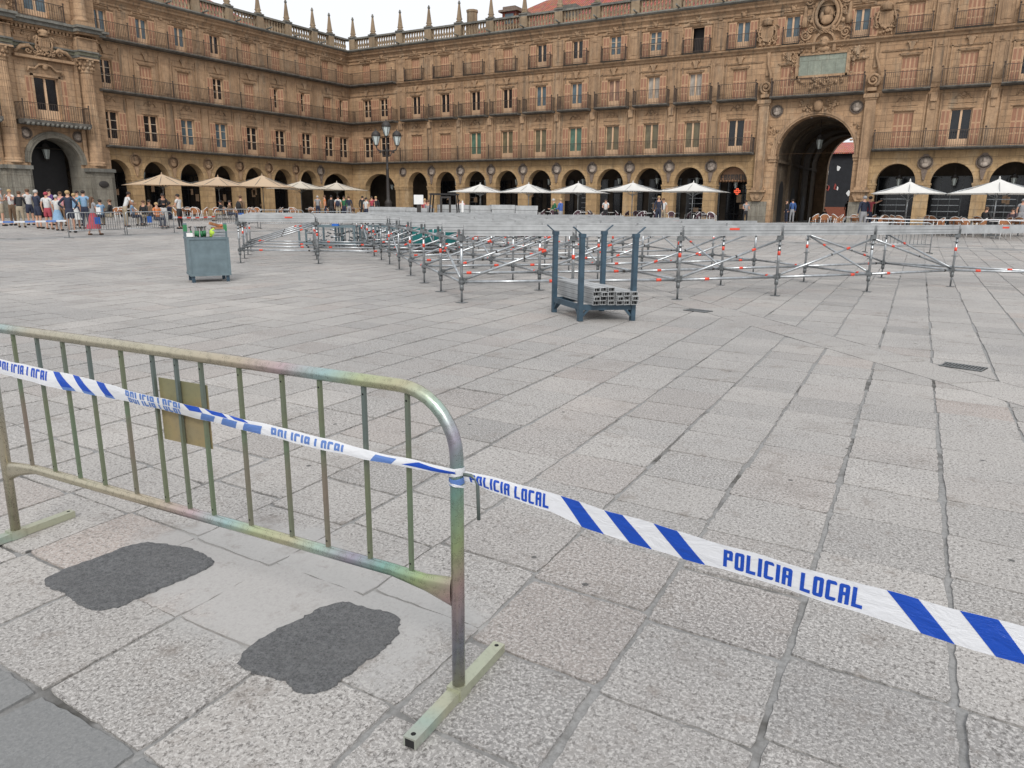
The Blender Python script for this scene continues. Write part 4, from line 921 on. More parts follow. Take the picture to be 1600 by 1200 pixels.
for z, o_ in ((ZB1, 0.8), (ZB2, 0.8), (ZB3, 0.7)): balcony(LF, 34.3, YC-0.02, z, o_, [u+0.1 for u in LP]+[58.9], False, False)
for i, u in enumerate(LP): medallion(LF, u, 4.66, 100+i, 1.0, i == 6)
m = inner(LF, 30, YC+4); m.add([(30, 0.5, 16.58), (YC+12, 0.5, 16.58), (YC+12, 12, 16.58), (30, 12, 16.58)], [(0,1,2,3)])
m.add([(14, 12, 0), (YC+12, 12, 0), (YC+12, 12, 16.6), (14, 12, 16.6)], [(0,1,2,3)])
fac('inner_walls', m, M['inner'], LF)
for a in LA: shopfront(LF, a, 0, rr)
# pavilion
PO = 0.35; g0, g1 = 18.6, 34.55
PCX = [30.48, 24.6]
m = MB()
arch_bay(m, 27.6, g1, 30.48, 1.75, 4.1, 1.75, 0, 6.9, depth=1.5, o=PO); arch_bay(m, g0, 27.6, 24.6, 1.75, 4.1, 1.75, 0, 6.9, depth=1.5, o=PO)
H = [(30.48-0.82, 30.48+0.82, 7.0, 9.85), (24.6-0.82, 24.6+0.82, 7.0, 9.85), (30.48-0.8, 30.48+0.8, 13.75, 15.9), (24.6-0.8, 24.6+0.8, 13.75, 15.9)]
wall_grid(m, [g0, g1]+[h[0] for h in H]+[h[1] for h in H], [6.9, 19.0]+[h[2] for h in H]+[h[3] for h in H], H, PO)
m.add([(g1, -PO, 0), (g1, 0.5, 0), (g1, 0.5, 19.0), (g1, -PO, 19.0)], [(0,1,2,3)])
m.add([(g0, -PO, 19), (g1, -PO, 19), (g1, 6, 19), (g0, 6, 19)], [(0,1,2,3)])
fac('pavilion_wall', m, M['stone_left'], LF)
m = MB()
for c in PCX:
    archivolt(m, c, 1.75, 4.1, 1.75, 0.42, PO, PO+0.14); archivolt(m, c, 1.95, 4.1, 1.95, 0.08, PO+0.141, PO+0.2)
    for s_ in (-1, 1): m.box(c+s_*1.72, -PO-0.02, 0, c+s_*2.3, -PO-0.001+0.0, 3.86); m.box(c+s_*1.72, -PO, 0, c+s_*1.749, 1.14, 4.1)
    archivolt(m, c, 1.72, 4.1, 1.72, 0.028, PO-1.48, PO-0.002)
for c in (33.33, 27.55, 21.7):
    m.box(c-0.85, -1.05, 0, c+0.85, -PO+0.02, 0.9); m.box(c-0.75, -0.98, 0.9, c+0.75, -PO+0.02, 3.62); m.box(c-0.92, -1.16, 3.62, c+0.92, -PO+0.02, 3.87, 1)
    for a, b, z0, z1 in ((-0.6, -0.54, 1.1, 3.4), (0.54, 0.6, 1.1, 3.4)): m.box(c+a, -1.01, z0, c+b, -0.98, z1)
    m.box(c-0.6, -1.01, 3.4, c+0.6, -0.98, 3.46); m.box(c-0.6, -1.01, 1.04, c+0.6, -0.98, 1.1)
m.box(g0, -PO-0.16, 3.63, PCX[1]-2.3, -PO, 3.86, 1); m.box(PCX[0]+2.31, -PO-0.16, 3.63, 32.4, -PO, 3.86, 1)
m.box(34.2, -0.6, 0, g1, -PO-0.0, 3.62); m.box(34.2, -0.7, 3.63, g1+0.1, -PO, 3.86, 1)
fac('pavilion_plinth', m, [M['granite'], M['dirty']], LF)
for c in (33.33, 27.55, 21.7):
    m = MB(); m.box(c-0.62, -1.0, 3.88, c+0.62, -PO, 4.02); m.lathe([(0.60, 0), (0.62, 0.1), (0.54, 0.16), (0.58, 0.26), (0.5, 0.34)], (c, -0.6, 4.02), 24)
    n = 40; vs = []
    rows = [(4.36, 0.475, 0), (6.2, 0.47, 0), (6.25, 0.465, 1), (8.5, 0.45, 1), (10.45, 0.415, 1)]
    for z, r, fl in rows:
        for k in range(n): rad = r*(1-(0.075 if (fl and k % 2) else 0)); vs.append((c+rad*cos(2*pi*k/n), -0.6+rad*sin(2*pi*k/n), z))
    m.add(vs, [(i*n+k, i*n+(k+1) % n, (i+1)*n+(k+1) % n, (i+1)*n+k) for i in range(len(rows)-1) for k in range(n)])
    m.lathe([(0.42, 0), (0.46, 0.06), (0.42, 0.12), (0.44, 0.5), (0.62, 0.88)], (c, -0.6, 10.45), 16)
    for rw, (zz, rr_) in enumerate(((10.78, 0.47), (11.05, 0.52), (11.28, 0.6))):
        for k in range(10):
            t = 2*pi*(k+0.5*rw)/10; m.ball((c+rr_*cos(t), -0.6+rr_*sin(t), zz), 0.11, 0.11, 0.13, 6, 4)
    m.box(c-0.66, -1.26, 11.34, c+0.66, -PO, 11.46)
    m.box(c-0.82, -PO-0.12, 3.88, c-0.55, -PO, 11.4); m.box(c+0.55, -PO-0.12, 3.88, c+0.82, -PO, 11.4)
    fac('giant_column', m, M['stone_left'], LF)
m = MB()
def ent(m, z0, z1, out, mi, a=g0, b=g1, extra=0.0):
    m.box(a, -PO-out, z0, b+extra, 0.2, z1, mi)
    for c in (33.33, 27.55, 21.7): m.box(c-0.7-extra*0.5, -PO-out-0.62, z0, c+0.7+extra*0.5, -PO-out, z1, mi)
ent(m, 11.46, 11.62, 0.1, 1); ent(m, 11.62, 11.84, 0.16, 2); ent(m, 11.84, 11.95, 0.26, 1, extra=0.05); ent(m, 11.95, 12.72, 0.08, 0); ent(m, 12.72, 12.8, 0.2, 0)
for k in range(int((g1-g0)/0.26)): m.box(g0+0.05+k*0.26, -PO-0.34, 12.80, g0+0.19+k*0.26, -PO-0.1, 12.98)
ent(m, 12.98, 13.1, 0.42, 0, extra=0.15); ent(m, 13.1, 13.34, 0.62, 1, extra=0.35); ent(m, 13.34, 13.5, 0.8, 1, extra=0.5)
foliage(m, g0, g1, 12.05, 12.6, 60, 90, PO+0.08, 0.15)
fac('pavilion_entablature', m, [M['stone_left'], M['dirty'], M['green_stone'] if 'green_stone' in M else M.setdefault('green_stone', sandstone('greenish_stone', (0.25, 0.24, 0.17), (0.18, 0.18, 0.13), 0.3, 3.0))], LF)
m = MB()
for c in PCX:
    # window surround, curly head, broken pediment and shield
    m.box(c-1.0, -PO-0.1, 6.9, c-0.84, -PO, 10.0); m.box(c+0.84, -PO-0.1, 6.9, c+1.0, -PO, 10.0); m.box(c-1.0, -PO-0.1, 9.87, c+1.0, -PO, 10.0)
    m.path([(c-1.15, -PO-0.12, 10.12), (c-1.1, -PO-0.14, 10.35), (c-0.7, -PO-0.14, 10.32), (c-0.4, -PO-0.15, 10.62), (c, -PO-0.16, 10.68), (c+0.4, -PO-0.15, 10.62), (c+0.7, -PO-0.14, 10.32), (c+1.1, -PO-0.14, 10.35), (c+1.15, -PO-0.12, 10.12)], 0.08, 6)
    m.ball((c, -PO-0.16, 10.5), 0.2, 0.1, 0.2, 8, 5)
    m.box(c-2.0, -PO-0.38, 10.95, c+2.0, -PO, 11.12); 
    for s_ in (-1, 1):
        m.path([(c+s_*1.95, -PO-0.3, 11.2), (c+s_*1.5, -PO-0.3, 11.62), (c+s_*1.0, -PO-0.3, 11.74), (c+s_*0.72, -PO-0.3, 11.5)], [0.09, 0.13, 0.13, 0.1], 8)
        scroll(m, c+s_*1.05, 11.42, 0.2, s_, 1.2, 0.06, PO+0.2)
    shield(m, c, 12.0, 0.9, PO+0.28, 7)
    foliage(m, c-0.7, c+0.7, 11.25, 11.5, 14, 8, PO+0.3, 0.13)
    m.box(c-1.95, -PO-0.04, 6.95, c-1.35, -PO, 10.7); m.box(c+1.35, -PO-0.04, 6.95, c+1.95, -PO, 10.7)
    # attic storey
    m.box(c-1.0, -PO-0.1, 13.6, c-0.82, -PO, 16.1); m.box(c+0.82, -PO-0.1, 13.6, c+1.0, -PO, 16.1); foliage(m, c-2.2, c-1.3, 13.6, 15.3, 18, 9, PO, 0.2)
for c in (33.33, 27.55, 21.7):
    m.box(c-0.7, -1.15, 13.51, c+0.7, -PO, 13.9); m.lathe([(0.5, 0), (0.52, 0.1), (0.44, 0.2), (0.42, 0.28), (0.40, 2.6), (0.5, 2.9)], (c, -0.62, 13.9), 20); m.box(c-0.95, -PO-0.1, 13.51, c-0.6, -PO, 18); m.box(c+0.6, -PO-0.1, 13.51, c+0.95, -PO, 18)
fac('pavilion_carving', m, M['stone_left'], LF)
for c in PCX:
    window(LF, c, 7.0, 1.64, 2.85, 'open', 'g_dark', False, 0.7, PO); window(LF, c, 13.75, 1.6, 2.15, 'open', 'g_blue', False, 0.4, PO, shut=False)
    b = balcony(LF, c-2.35, c+2.25, 6.9, 1.15, [c-2.28, c+2.18], slabt=0.3, bar=0.16, railh=1.1, o=PO)
    mm = MB()
    for k in range(14): mm.ball((c-2.1+k*0.32, -PO-1.05, 6.62), 0.14, 0.2, 0.13, 6, 4)
    mm.build('carved_brackets', M['dirty'], b)
    balcony(LF, c-1.6, c+1.6, 13.55, 0.6, [c-1.55, c+1.55], slabt=0.04, bar=0.16, railh=1.1, o=PO)
    for u in (c-1.78, c+1.78): medallion(LF, u, 6.05, int(u*7), 0.8, True, PO)
m = MB(); m.lathe([(0.30, 0.0), (0.30, -0.05), (0.26, -0.07), (0.001, -0.07)], (0, 0, 0), 20, ax='y')
o_ = m.build('oval_plaque', M['iron'], LF, loc=(33.4, -0.985, 2.75)); o_.scale = (1.25, 1, 0.8)
m = MB()
for c in PCX: m.box(c-1.7, 1.6, 0, c+1.7, 1.7, 5.9)
fac('gate_doors', m, M['black'], LF)
rf2 = roof(LF, 15, 52.6, 0.9, 12.6, 16.7, 20.4, 2, 4.5)
m = MB(); v_ = [(52.2, 1.2, 16.8), (55.0, 1.2, 16.8), (55.0, 1.2, 18.0), (52.2, 1.2, 18.0), (52.2, 5, 16.8), (55.0, 5, 16.8), (55.0, 5, 18.6), (52.2, 5, 18.6)]
m.add(v_, [(0,1,2,3), (5,4,7,6), (1,5,6,2), (4,0,3,7)]); m.add([(51.9, 0.7, 17.95), (55.3, 0.7, 17.95), (55.3, 5.2, 18.9), (51.9, 5.2, 18.9)], [(0,1,2,3)], 1); m.build('dormer', [M['balu'], M['tile']], rf2)
lantern(XC-1.2, 30.7, 5.3, 'lantern hanging in the tall arch of the pavilion on the left building', 1.35)

# lanterns under the arches
ORD = ['first', 'second', 'third', 'fourth', 'fifth', 'sixth', 'seventh', 'eighth', 'ninth', 'tenth', 'eleventh', 'twelfth', 'thirteenth']
for i, a in enumerate(AC[:9]): lantern(a+0.25, YC+1.4, 3.98, 'lantern hanging in the %s small arch right of the corner, back building' % ORD[i])
lantern(AC[9]+0.05, YC+1.1, 3.62, 'lantern hanging in the pharmacy arch')
lantern(-52.3, YC+1.4, 3.6, 'lantern hanging in the wide corner arch behind the street lamp')
lantern(-10.5, YC+3.0, 6.85, 'lantern hanging high in the gateway passage', 1.4)
for i, a in enumerate(AR[:3]): lantern(a+0.15, YC+1.2, 3.75, 'lantern hanging in the %s small arch right of the gateway' % ORD[i])
for i, a in enumerate(LA): lantern(XC-1.3, a-0.3, 3.98 if i else 4.0, 'lantern hanging in the %s small arch from the pavilion, left building' % ORD[i])

# buildings seen through the gateway
MH = empty('market_building', (-16, 103, 0), 0)
m = MB(); m.box(-12, 0, 0.2, 12, 8, 8.05); m.build('netted_wall', plain('dark_netting', (0.014, 0.015, 0.019), 0.8, 0, 0.3, 2), MH)
m = MB(); m.add([(-12.5, -0.6, 8.1), (12.5, -0.6, 8.1), (12.5, 8, 9.95), (-12.5, 8, 9.95), (-12.5, -0.6, 8.0), (12.5, -0.6, 8.0), (12.5, 8, 9.85), (-12.5, 8, 9.85)], [(0,1,2,3), (7,6,5,4), (0,4,5,1), (1,5,6,2), (2,6,7,3), (3,7,4,0)]); m.build('roof', M['tile_pink'], MH)
q = random.Random(4); bann = []
for k in range(16):
    u, z = q.uniform(-1.5, 3.6), q.uniform(3.2, 6.6)
    P_ = [(u+q.uniform(.1, .4)*cos(t*pi/3), z+q.uniform(.1, .5)*sin(t*pi/3)) for t in range(6)]; bann.append((P_, q.choice((0, 0, 1, 2))))
m_ = [M['white'], plain('violet_cloth', (0.1, 0.07, 0.3), 0.8), plain('crimson_cloth', (0.3, 0.06, 0.05), 0.8)]
for P_, k_ in bann: m = MB(); m.relief(P_, 0.01, 0.05); m.build('banner', m_[k_], MH)
m = MB(); m.box(-12, -0.15, 0.2, 12, -0.01, 1.6); m.build('dado', plain('brick_red_dado', (0.22, 0.07, 0.04), 0.8), MH)
tag(MH, 'dark netted building with pale red tiled roof seen through the gateway', 'building')
# ------------------------------------------------------------------ foreground barrier
BA = Vector((-3.65, 1.57, 0)); BD = Vector((2.44, 0.145, 0)).normalized(); BRZ = math.atan2(BD.y, BD.x)
def barrier(name, L, mats, loc, rz, bars, plate=None, hook=True, detail=True, ztop=1.012, zlow=0.385):
    t = empty(name, loc, rz); mt, mf, mb = mats; R = 0.021
    m = MB(); r = 0.105; n = 16 if detail else 8
    P = [(0.004, 0, 0.035), (0.022, 0, ztop-r-0.12), (0.026, 0, ztop-r)]
    for i in range(1, 7): a = pi-(pi/2)*i/6; P.append((0.026+r+r*cos(a), 0, ztop-r+r*sin(a)))
    r = 0.20
    k = 6 if detail else 2
    for i in range(1, k): P.append((0.15+(L-r-0.17)*i/k, 0, ztop))
    for i in range(10): a = pi/2-(pi/2)*i/9; P.append((L-r+r*cos(a), 0, ztop-r+r*sin(a)))
    P += [(L, 0, ztop-r-0.12), (L, 0, 0.035)]
    m.path(P, R, n); m.build('frame_tube', mt, t)
    m = MB()
    if detail:
        Q = [(0.03, zlow-0.045, 0.045), (0.12, zlow-0.02, 0.03), (0.25, zlow, 0.021), (0.6, zlow, 0.021), (1.2, zlow, 0.021), (1.8, zlow, 0.021), (L-0.25, zlow, 0.021), (L-0.12, zlow-0.012, 0.03), (L-0.022, zlow-0.02, 0.052)]
        vs = []
        for u, z, h in Q:
            for k_ in range(12):
                a = 2*pi*k_/12; vs.append((u, 0.019*cos(a)*(0.021/h)**0.5, z+h*sin(a)))
        m.add(vs, [(i*12+k_, i*12+(k_+1) % 12, (i+1)*12+(k_+1) % 12, (i+1)*12+k_) for i in range(len(Q)-1) for k_ in range(12)], 0, True)
    else: m.tube((0.02, 0, zlow), (L, 0, zlow), 0.018, 6)
    m.build('lower_rail', mt, t)
    w = 0.0063 if detail else 0.008
    if detail:
        src = None
        for u in bars:
            m = MB(); z0, z1 = zlow+0.012, ztop-0.014
            m.box(-w, -w, z0, w, w, z1); 
            for zz in (z0+0.03, z1-0.03): m.lathe([(0.0035, -0.0002), (0.0001, -0.0004)], (0.0, -w-0.0003, zz), 8, 1, ax='y')
            m.build('bar', [mb, M['hole']], t, (u, 0, 0))
    else:
        m = MB()
        for u in bars: m.box(u-w, -w, zlow, u+w, w, ztop)
        m.build('bars', mb, t)
    for u in (0.0, L):
        m = MB()
        if detail:
            m.box(u-0.022, -0.275, 0.003, u+0.022, 0.275, 0.036); m.box(u-0.027, -0.032, 0.002, u+0.027, 0.032, 0.044)
            for yy in (-0.255, 0.255): m.lathe([(0.008, 0.0363), (0.0001, 0.0366)], (u, yy, 0), 10, 1)
            for yy in (-0.2752, 0.2752): m.box(u-0.016, yy-0.0004, 0.004, u+0.016, yy+0.0004, 0.030, 1)
        else: m.box(u-0.02, -0.27, 0.0, u+0.02, 0.27, 0.03)
        m.build('foot', [mf, M['hole']], t)
    if plate: 
        a, b, z0, z1 = plate; m = MB(); m.box(a, 0.0115, z0, b, 0.0145, z1); m.build('plate', M['zinc_plate'] if detail else M['sign_blue'], t)
    if hook:
        m = MB(); m.path([(L+0.015, 0, 0.765), (L+0.05, 0, 0.766), (L+0.066, 0, 0.758), (L+0.072, 0, 0.742), (L+0.076, 0, 0.63)], 0.0055, 8); m.build('hook', mb, t)
    return t
M['zinc_plate'] = zinc_soft('zinc_plate_olive', [(0.3, (.20,.20,.12)), (0.5, (.26,.24,.13)), (0.65, (.32,.25,.13)), (0.8, (.24,.22,.16))], 3.0, 0.3); M['sign_blue'] = plain('blue_sign_plate', (0.02, 0.13, 0.50), 0.5, 0, 0.1, 6)
bars = [0.224, 0.393, 0.567, 0.732, 0.931, 1.111, 1.240, 1.371, 1.562, 1.76, 1.924, 2.104, 2.27]
fb = barrier('crowd_barrier', 2.444, (M['zinc'], M['zinc2'], M['zinc_bar']), BA, BRZ, bars, (1.119, 1.380, 0.662, 0.905))
tag(fb, 'iridescent zinc plated crowd barrier in the foreground with a plate on its bars', 'barrier')

# ------------------------------------------------------------------ police tape
def interp(tab, s):
    if s <= tab[0][0]: return tab[0][1]
    for (a, b), (c, d) in zip(tab[:-1], tab[1:]):
        if s <= c: t = (s-a)/(c-a); return b+(d-b)*t
    return tab[-1][1]
def tape(root, org, d, top, bot, yoff, s0, s1, items, name='band', n=60):
    nrm = Vector((-d.y, d.x, 0)); 
    def pt(s, t, e=0.0):
        z = interp(bot, s)*(1-t)+interp(top, s)*t+0.0012*sin(s*23)+0.0008*sin(s*41+t*3); w = yoff(s, t)
        p = org+d*s+nrm*(w-e); return (p.x, p.y, z)
    m = MB(); K = 4
    for i in range(n+1):
        for k in range(K+1): m.v.append(pt(s0+(s1-s0)*i/n, k/K))
    for i in range(n):
        for k in range(K): m.f.append((i*(K+1)+k, (i+1)*(K+1)+k, (i+1)*(K+1)+k+1, i*(K+1)+k+1)); m.m.append(0); m.sm.append(True)
    m.build(name, M['tape_w'], root, fix=False)
    for nm, mat, polys in items:
        groups = [[p_] for p_ in polys] if 'stripe' in nm else polys
        for polys_ in groups:
          m = MB()
          cut_ = []
          for poly in polys_:
            a_, b_ = min(p_[0] for p_ in poly), max(p_[0] for p_ in poly); h_ = (s1-s0)/n
            for i_ in range(int((a_-s0)/h_)-1, int((b_-s0)/h_)+2):
                q1 = clip(clip(poly, 1, 0, s0+(i_+1)*h_), -1, 0, -(s0+i_*h_)) if len(poly) > 2 else []
                for k_ in range(K):
                    q2 = clip(clip(q1, 0, 1, (k_+1)/K), 0, -1, -k_/K) if len(q1) > 2 else []
                    if len(q2) > 2: cut_.append(q2)
          for poly in cut_:
            # subdivide across so the print follows the folds
            n_ = len(poly); P = []
            for i in range(n_):
                a, b = poly[i], poly[(i+1) % n_]; k = max(1, int(max(abs(a[0]-b[0])/0.03, abs(a[1]-b[1])/0.3)))
                for j in range(k): P.append((a[0]+(b[0]-a[0])*j/k, a[1]+(b[1]-a[1])*j/k))
            c = (sum(p[0] for p in P)/len(P), sum(p[1] for p in P)/len(P))
            vs = [pt(c[0], c[1], 0.0009)]+[pt(p[0], p[1], 0.0009) for p in P]
            m.add(vs, [(0, i+1, (i+1) % len(P)+1) for i in range(len(P))])
          m.build(nm, mat, root, fix=False)
def text_polys(word, s0, s1, t0, t1):
    cells, w = word_cells(word, 1.0, 0.12); out = []
    for c in cells: out.append([(s0+(x/w)*(s1-s0), t0+z*(t1-t0)) for x, z in cell_poly(c)])
    return out
def clip_t(polys, t0, t1, f):
    out = []
    for P in polys:
        Q = clip(clip(P, 0, 1, t1), 0, -1, -t0)
        if len(Q) >= 3: out.append([(s, f(t)) for s, t in Q])
    return out
TR = empty('police_tape', (0, 0, 0)); tag(TR, 'white and blue POLICIA LOCAL tape running right from the barrier post', 'police tape')
org = Vector((-1.2, 1.715, 0)); dd = Vector((1.4, -0.09, 0)).normalized()
top = [(0, .772), (0.15, .777), (.35, .778), (.49, .774), (.63, .771), (.80, .762), (.97, .757), (1.3, .757), (1.42, .756), (2.4, .765)]
bot = [(0, .742), (0.10, .732), (.324, .722), (.42, .708), (.63, .696), (.80, .695), (1.0, .691), (1.23, .685), (1.42, .678), (2.4, .69)]
yo = lambda s, t: 0.004*sin(s*9)+0.006*(t-0.5)*sin(s*5+1)+ (0.010*abs(t-0.62)*2*max(0, 1-s/0.35))
sk = 0.075
def stripe(a, b, c, d): return [(c, 0.0), (d, 0.0), (b, 1.0), (a, 1.0)]
tx0 = [[(s, t) for s, t in P] for P in text_polys('POLICIA LOCAL', 0.035, 0.318, 0.12, 0.86)]
st1 = [stripe(.351, .41, .422, .490), stripe(.488, .541, .564, .626), stripe(.627, .69, .708, .765)]
st2 = [stripe(1.162, 1.222, 1.237, 1.299), stripe(1.297, 1.363, 1.370, 1.430), stripe(1.435, 1.50, 1.51, 1.57)]
tx1 = text_polys('POLICIA LOCAL', 0.808, 1.125, 0.14, 0.84); tx2 = text_polys('POLICIA LOCAL', 1.62, 1.93, 0.14, 0.84)
tape(TR, org, dd, top, bot, yo, 0.0, 2.4, [('lettering', M['tape_b'], [tx0, tx1, tx2]), ('blue_stripe', M['tape_b'], st1+st2)], 'band', 90)
# knot round the post
m = MB(); px = BA+BD*2.444
for k, (z0, z1, mi) in enumerate(((0.735, 0.757, 1), (0.757, 0.782, 0), (0.728, 0.736, 0))):
    vs_ = []; nn_ = 22
    for r_i in range(5):
        for kk in range(nn_): t_ = 2*pi*kk/nn_; rr_ = 0.0235+0.0012*k+0.0012*sin(t_*5+r_i*2+k)+0.0008*sin(t_*9+r_i); vs_.append((px.x+rr_*cos(t_), px.y+rr_*sin(t_), z0+(z1-z0)*r_i/4+0.006*sin(t_+k*2)))
    m.add(vs_, [(a_*nn_+kk, a_*nn_+(kk+1) % nn_, (a_+1)*nn_+(kk+1) % nn_, (a_+1)*nn_+kk) for a_ in range(4) for kk in range(nn_)], mi, True)
m.build('wrap', [M['tape_w'], M['tape_b2']], TR)
TL = empty('police_tape', (0, 0, 0)); tag(TL, 'folded white and blue POLICIA LOCAL tape running along the front of the barrier bars', 'police tape')
org2 = BA+BD*0.025+Vector((BD.y, -BD.x, 0))*0.026
top2 = [(-0.6, .895), (.09, .880), (.55, .869), (.76, .862), (.95, .851), (1.3, .834), (1.63, .818), (1.91, .803), (2.17, .791), (2.30, .790), (2.43, .786)]
bot2 = [(-0.6, .815), (.09, .817), (.55, .800), (.76, .800), (.95, .800), (1.3, .785), (1.63, .778), (1.91, .764), (2.17, .765), (2.34, .762), (2.43, .770)]
yo2 = lambda s, t: 0.003*sin(s*11)+0.010*(t-0.5)*sin(s*4)-0.004*sin(t*pi)
full = text_polys('POLICIA LOCAL', 0, 1, 0, 1)
def seg(polys, a, b): return [[(a+(b-a)*s, t) for s, t in P] for P in polys]
L1 = seg(clip_t(full, 0.22, 1.0, lambda t: 0.34+(t-0.22)*0.72), 0.10, 0.48)
L2 = seg(clip_t(full, 0.45, 1.0, lambda t: 0.52+(t-0.45)*0.82), 0.955, 1.27)+seg(clip_t(full, 0.45, 1.0, lambda t: 0.44-(t-0.45)*0.75), 0.965, 1.26)
L3 = seg(clip_t(full, 0.40, 1.0, lambda t: 0.20+(t-0.40)*1.08), 1.70, 2.03)
L0 = seg(clip_t(full, 0.22, 1.0, lambda t: 0.34+(t-0.22)*0.72), -0.45, -0.03)
ST = [stripe(.495, .535, .56, .64), stripe(.62, .66, .69, .76), stripe(.77, .82, .83, .885), [(1.30, .62), (1.37, .62), (1.35, 1), (1.27, 1)], [(1.42, .7), (1.50, .7), (1.47, 1), (1.38, 1)], [(1.53, .78), (1.60, .78), (1.57, 1), (1.50, 1)]]
STL = [[(.557, -0.0), (.636, 0.0), (.625, .17), (.548, .17)], [(.685, 0), (.755, 0), (.745, .17), (.675, .17)], [(.822, 0), (.88, 0), (.87, .17), (.815, .17)]]
ST = [clip(p_, 0, -1, -0.175) for p_ in ST]
ST2 = [[(1.345, 0.02), (1.415, 0.02), (1.435, .60), (1.365, .60)], [(1.455, 0.02), (1.53, 0.02), (1.545, .66), (1.475, .66)], [(1.565, 0.02), (1.65, 0.02), (1.66, .74), (1.58, .74)], [(2.12, 0.02), (2.20, 0.02), (2.22, .8), (2.14, .8)]]
ST3 = [[(2.24, 0.3), (2.43, 0.1), (2.43, .55), (2.30, .85)]]
tape(TL, org2, BD, top2, bot2, yo2, -0.6, 2.43, [('lettering', M['tape_b'], [L1, L0]), ('faded_lettering', M['tape_b2'], [L2, L3]), ('blue_stripe', M['tape_b'], ST+ST3), ('faded_stripe', M['tape_b2'], ST2+STL)], 'band', 110)

# ------------------------------------------------------------------ steel rack with aluminium beams
RK = empty('steel_rack', (0, 0, 0)); tag(RK, 'blue grey steel stacking rack with four tall posts standing before the scaffolding', 'rack')
ra, rb, rc, rd = (Vector(v) for v in ((-5.06, 9.71, 0), (-4.36, 9.14, 0), (-3.78, 9.60, 0), (-4.53, 10.24, 0)))
ctr = (ra+rb+rc+rd)/4; ex = (rb-ra).normalized(); ey = (rd-ra).normalized()
for p, s_ in ((ra, (-1, -1)), (rb, (1, -1)), (rc, (1, 1)), (rd, (-1, 1))):
    m = MB(); m.obox(p+Vector((0,0,0.585)), ex, ey, (0,0,1), 0.031, 0.031, 0.585); m.build('post', M['blue_steel'], RK)
    m = MB(); o_ = (ey*s_[1]*0.2+ex*s_[0]*0.05)
    m.obox(p+Vector((0,0,1.155)), ex, ey, (0,0,1), 0.040, 0.038, 0.025)
    m.bar(p+Vector((0,0,1.16)), p+Vector((0,0,1.27))+ey*0.13*s_[1], 0.045, 0.012)
    m.build('guide_prong', M['blue_steel'], RK)
for a, b in ((ra, rb), (rd, rc), (ra, rd), (rb, rc)):   # rails low on the posts
    m = MB(); m.bar(a+Vector((0,0,0.19)), b+Vector((0,0,0.19)), 0.045, 0.075); m.build('rail', M['blue_steel'], RK)
    d_ = (b-a).normalized()
    for q_, sg in ((a, 1), (b, -1)):
      m = MB(); m.bar(q_+d_*sg*0.03+Vector((0,0,0.07)), q_+d_*sg*0.11+Vector((0,0,0.16)), 0.04, 0.03)
      m.build('gusset', M['blue_steel'], RK)
# beams lying in it
def alu_beam(m, p, q, w, h, up=Vector((0, 0, 1))):
    """aluminium section with webs, its hollow suggested by a black fill"""
    p, q = Vector(p), Vector(q); d = (q-p); L = d.length; d.normalize(); a = d.cross(up).normalized(); b = a.cross(d)
    c = (p+q)/2; t = 0.0032
    for s_ in (-1, 1): m.obox(c+a*s_*(w/2-t), d, a, b, L/2, t, h/2, 0); m.obox(c+b*s_*(h/2-t), d, a, b, L/2-0.0006, w/2-2*t-0.0002, t, 0)
    m.obox(c, d, a, b, L/2-0.02, t*0.6, h/2-2*t-0.0003, 0); [m.obox(c+a*s_*(w/4), d, a, b, L/2-0.05, w/4-1.6*t, h/2-2.1*t, 1) for s_ in (-1, 1)]  # near-black cores painted in as the shade inside the beam ends
    [m.obox(c+a*s_*(w/2), d, a, b, L/2-0.001, 0.0006, 0.002, 1) for s_ in (-1, 1)]
lay = [(4, 6), (4, 6), (3, 5), (4, 4), (4, 4)]
k_ = 0; q = random.Random(8); GR = 'aluminium beams lying in the steel rack'
names = ['lowest', 'second lowest', 'middle', 'upper', 'top']
for col in range(6):
    nrow = 4 if col < 3 else 3
    for row in range(nrow):
        off = 0.11+col*0.106; z = 0.262+row*0.060
        base = ra+ey*(off+0.05); j = q.uniform(-0.03, 0.03)+(0.05 if col >= 3 else 0)
        m = MB(); alu_beam(m, base-ex*0.18+ex*j+Vector((0,0,z)), base+ex*1.06+ex*j+Vector((0,0,z)), 0.094, 0.057)
        o_ = m.build('aluminium_beam', [M['alu'], M['hole']]); tag(o_, 'one of the short aluminium beams stacked in the blue grey steel rack', 'beam', GR)

# ------------------------------------------------------------------ tool container
TB = empty('tool_container', (-12.85, 9.27, 0), math.atan2(cR.y, cR.x)+radians(29)); tag(TB, 'blue grey steel box container on legs holding green handled clamps', 'container')
w_, d_, h0, h1 = 0.74, 0.66, 0.13, 0.86
m = MB(); m.box(0, 0, h0, w_, 0.02, h1); m.box(0, d_-0.02, h0, w_, d_, h1); m.box(0, 0.021, h0, 0.02, d_-0.021, h1); m.box(w_-0.02, 0.021, h0, w_, d_-0.021, h1); m.box(0.021, 0.021, h0, w_-0.021, d_-0.021, h0+0.5)
for z in (h0-0.005, h1-0.03): m.box(-0.015, -0.015, z, w_+0.015, -0.0005, z+0.045)
for x in (-0.016, w_-0.03): m.box(x, -0.014, h0+0.041, x+0.045, -0.0004, h1-0.031)
m.box(-0.012, 0.0, h1-0.03, -0.0003, d_, h1+0.012); m.box(-0.012, 0.0, h0, -0.0003, d_, h0+0.04)
m.build('body', M['box_blue'], TB)
for x in (0.02, w_-0.08):
    for y in (0.02, d_-0.08): m = MB(); m.box(x, y, 0, x+0.06, y+0.06, h0-0.001); m.build('leg', M['blue_steel'], TB)
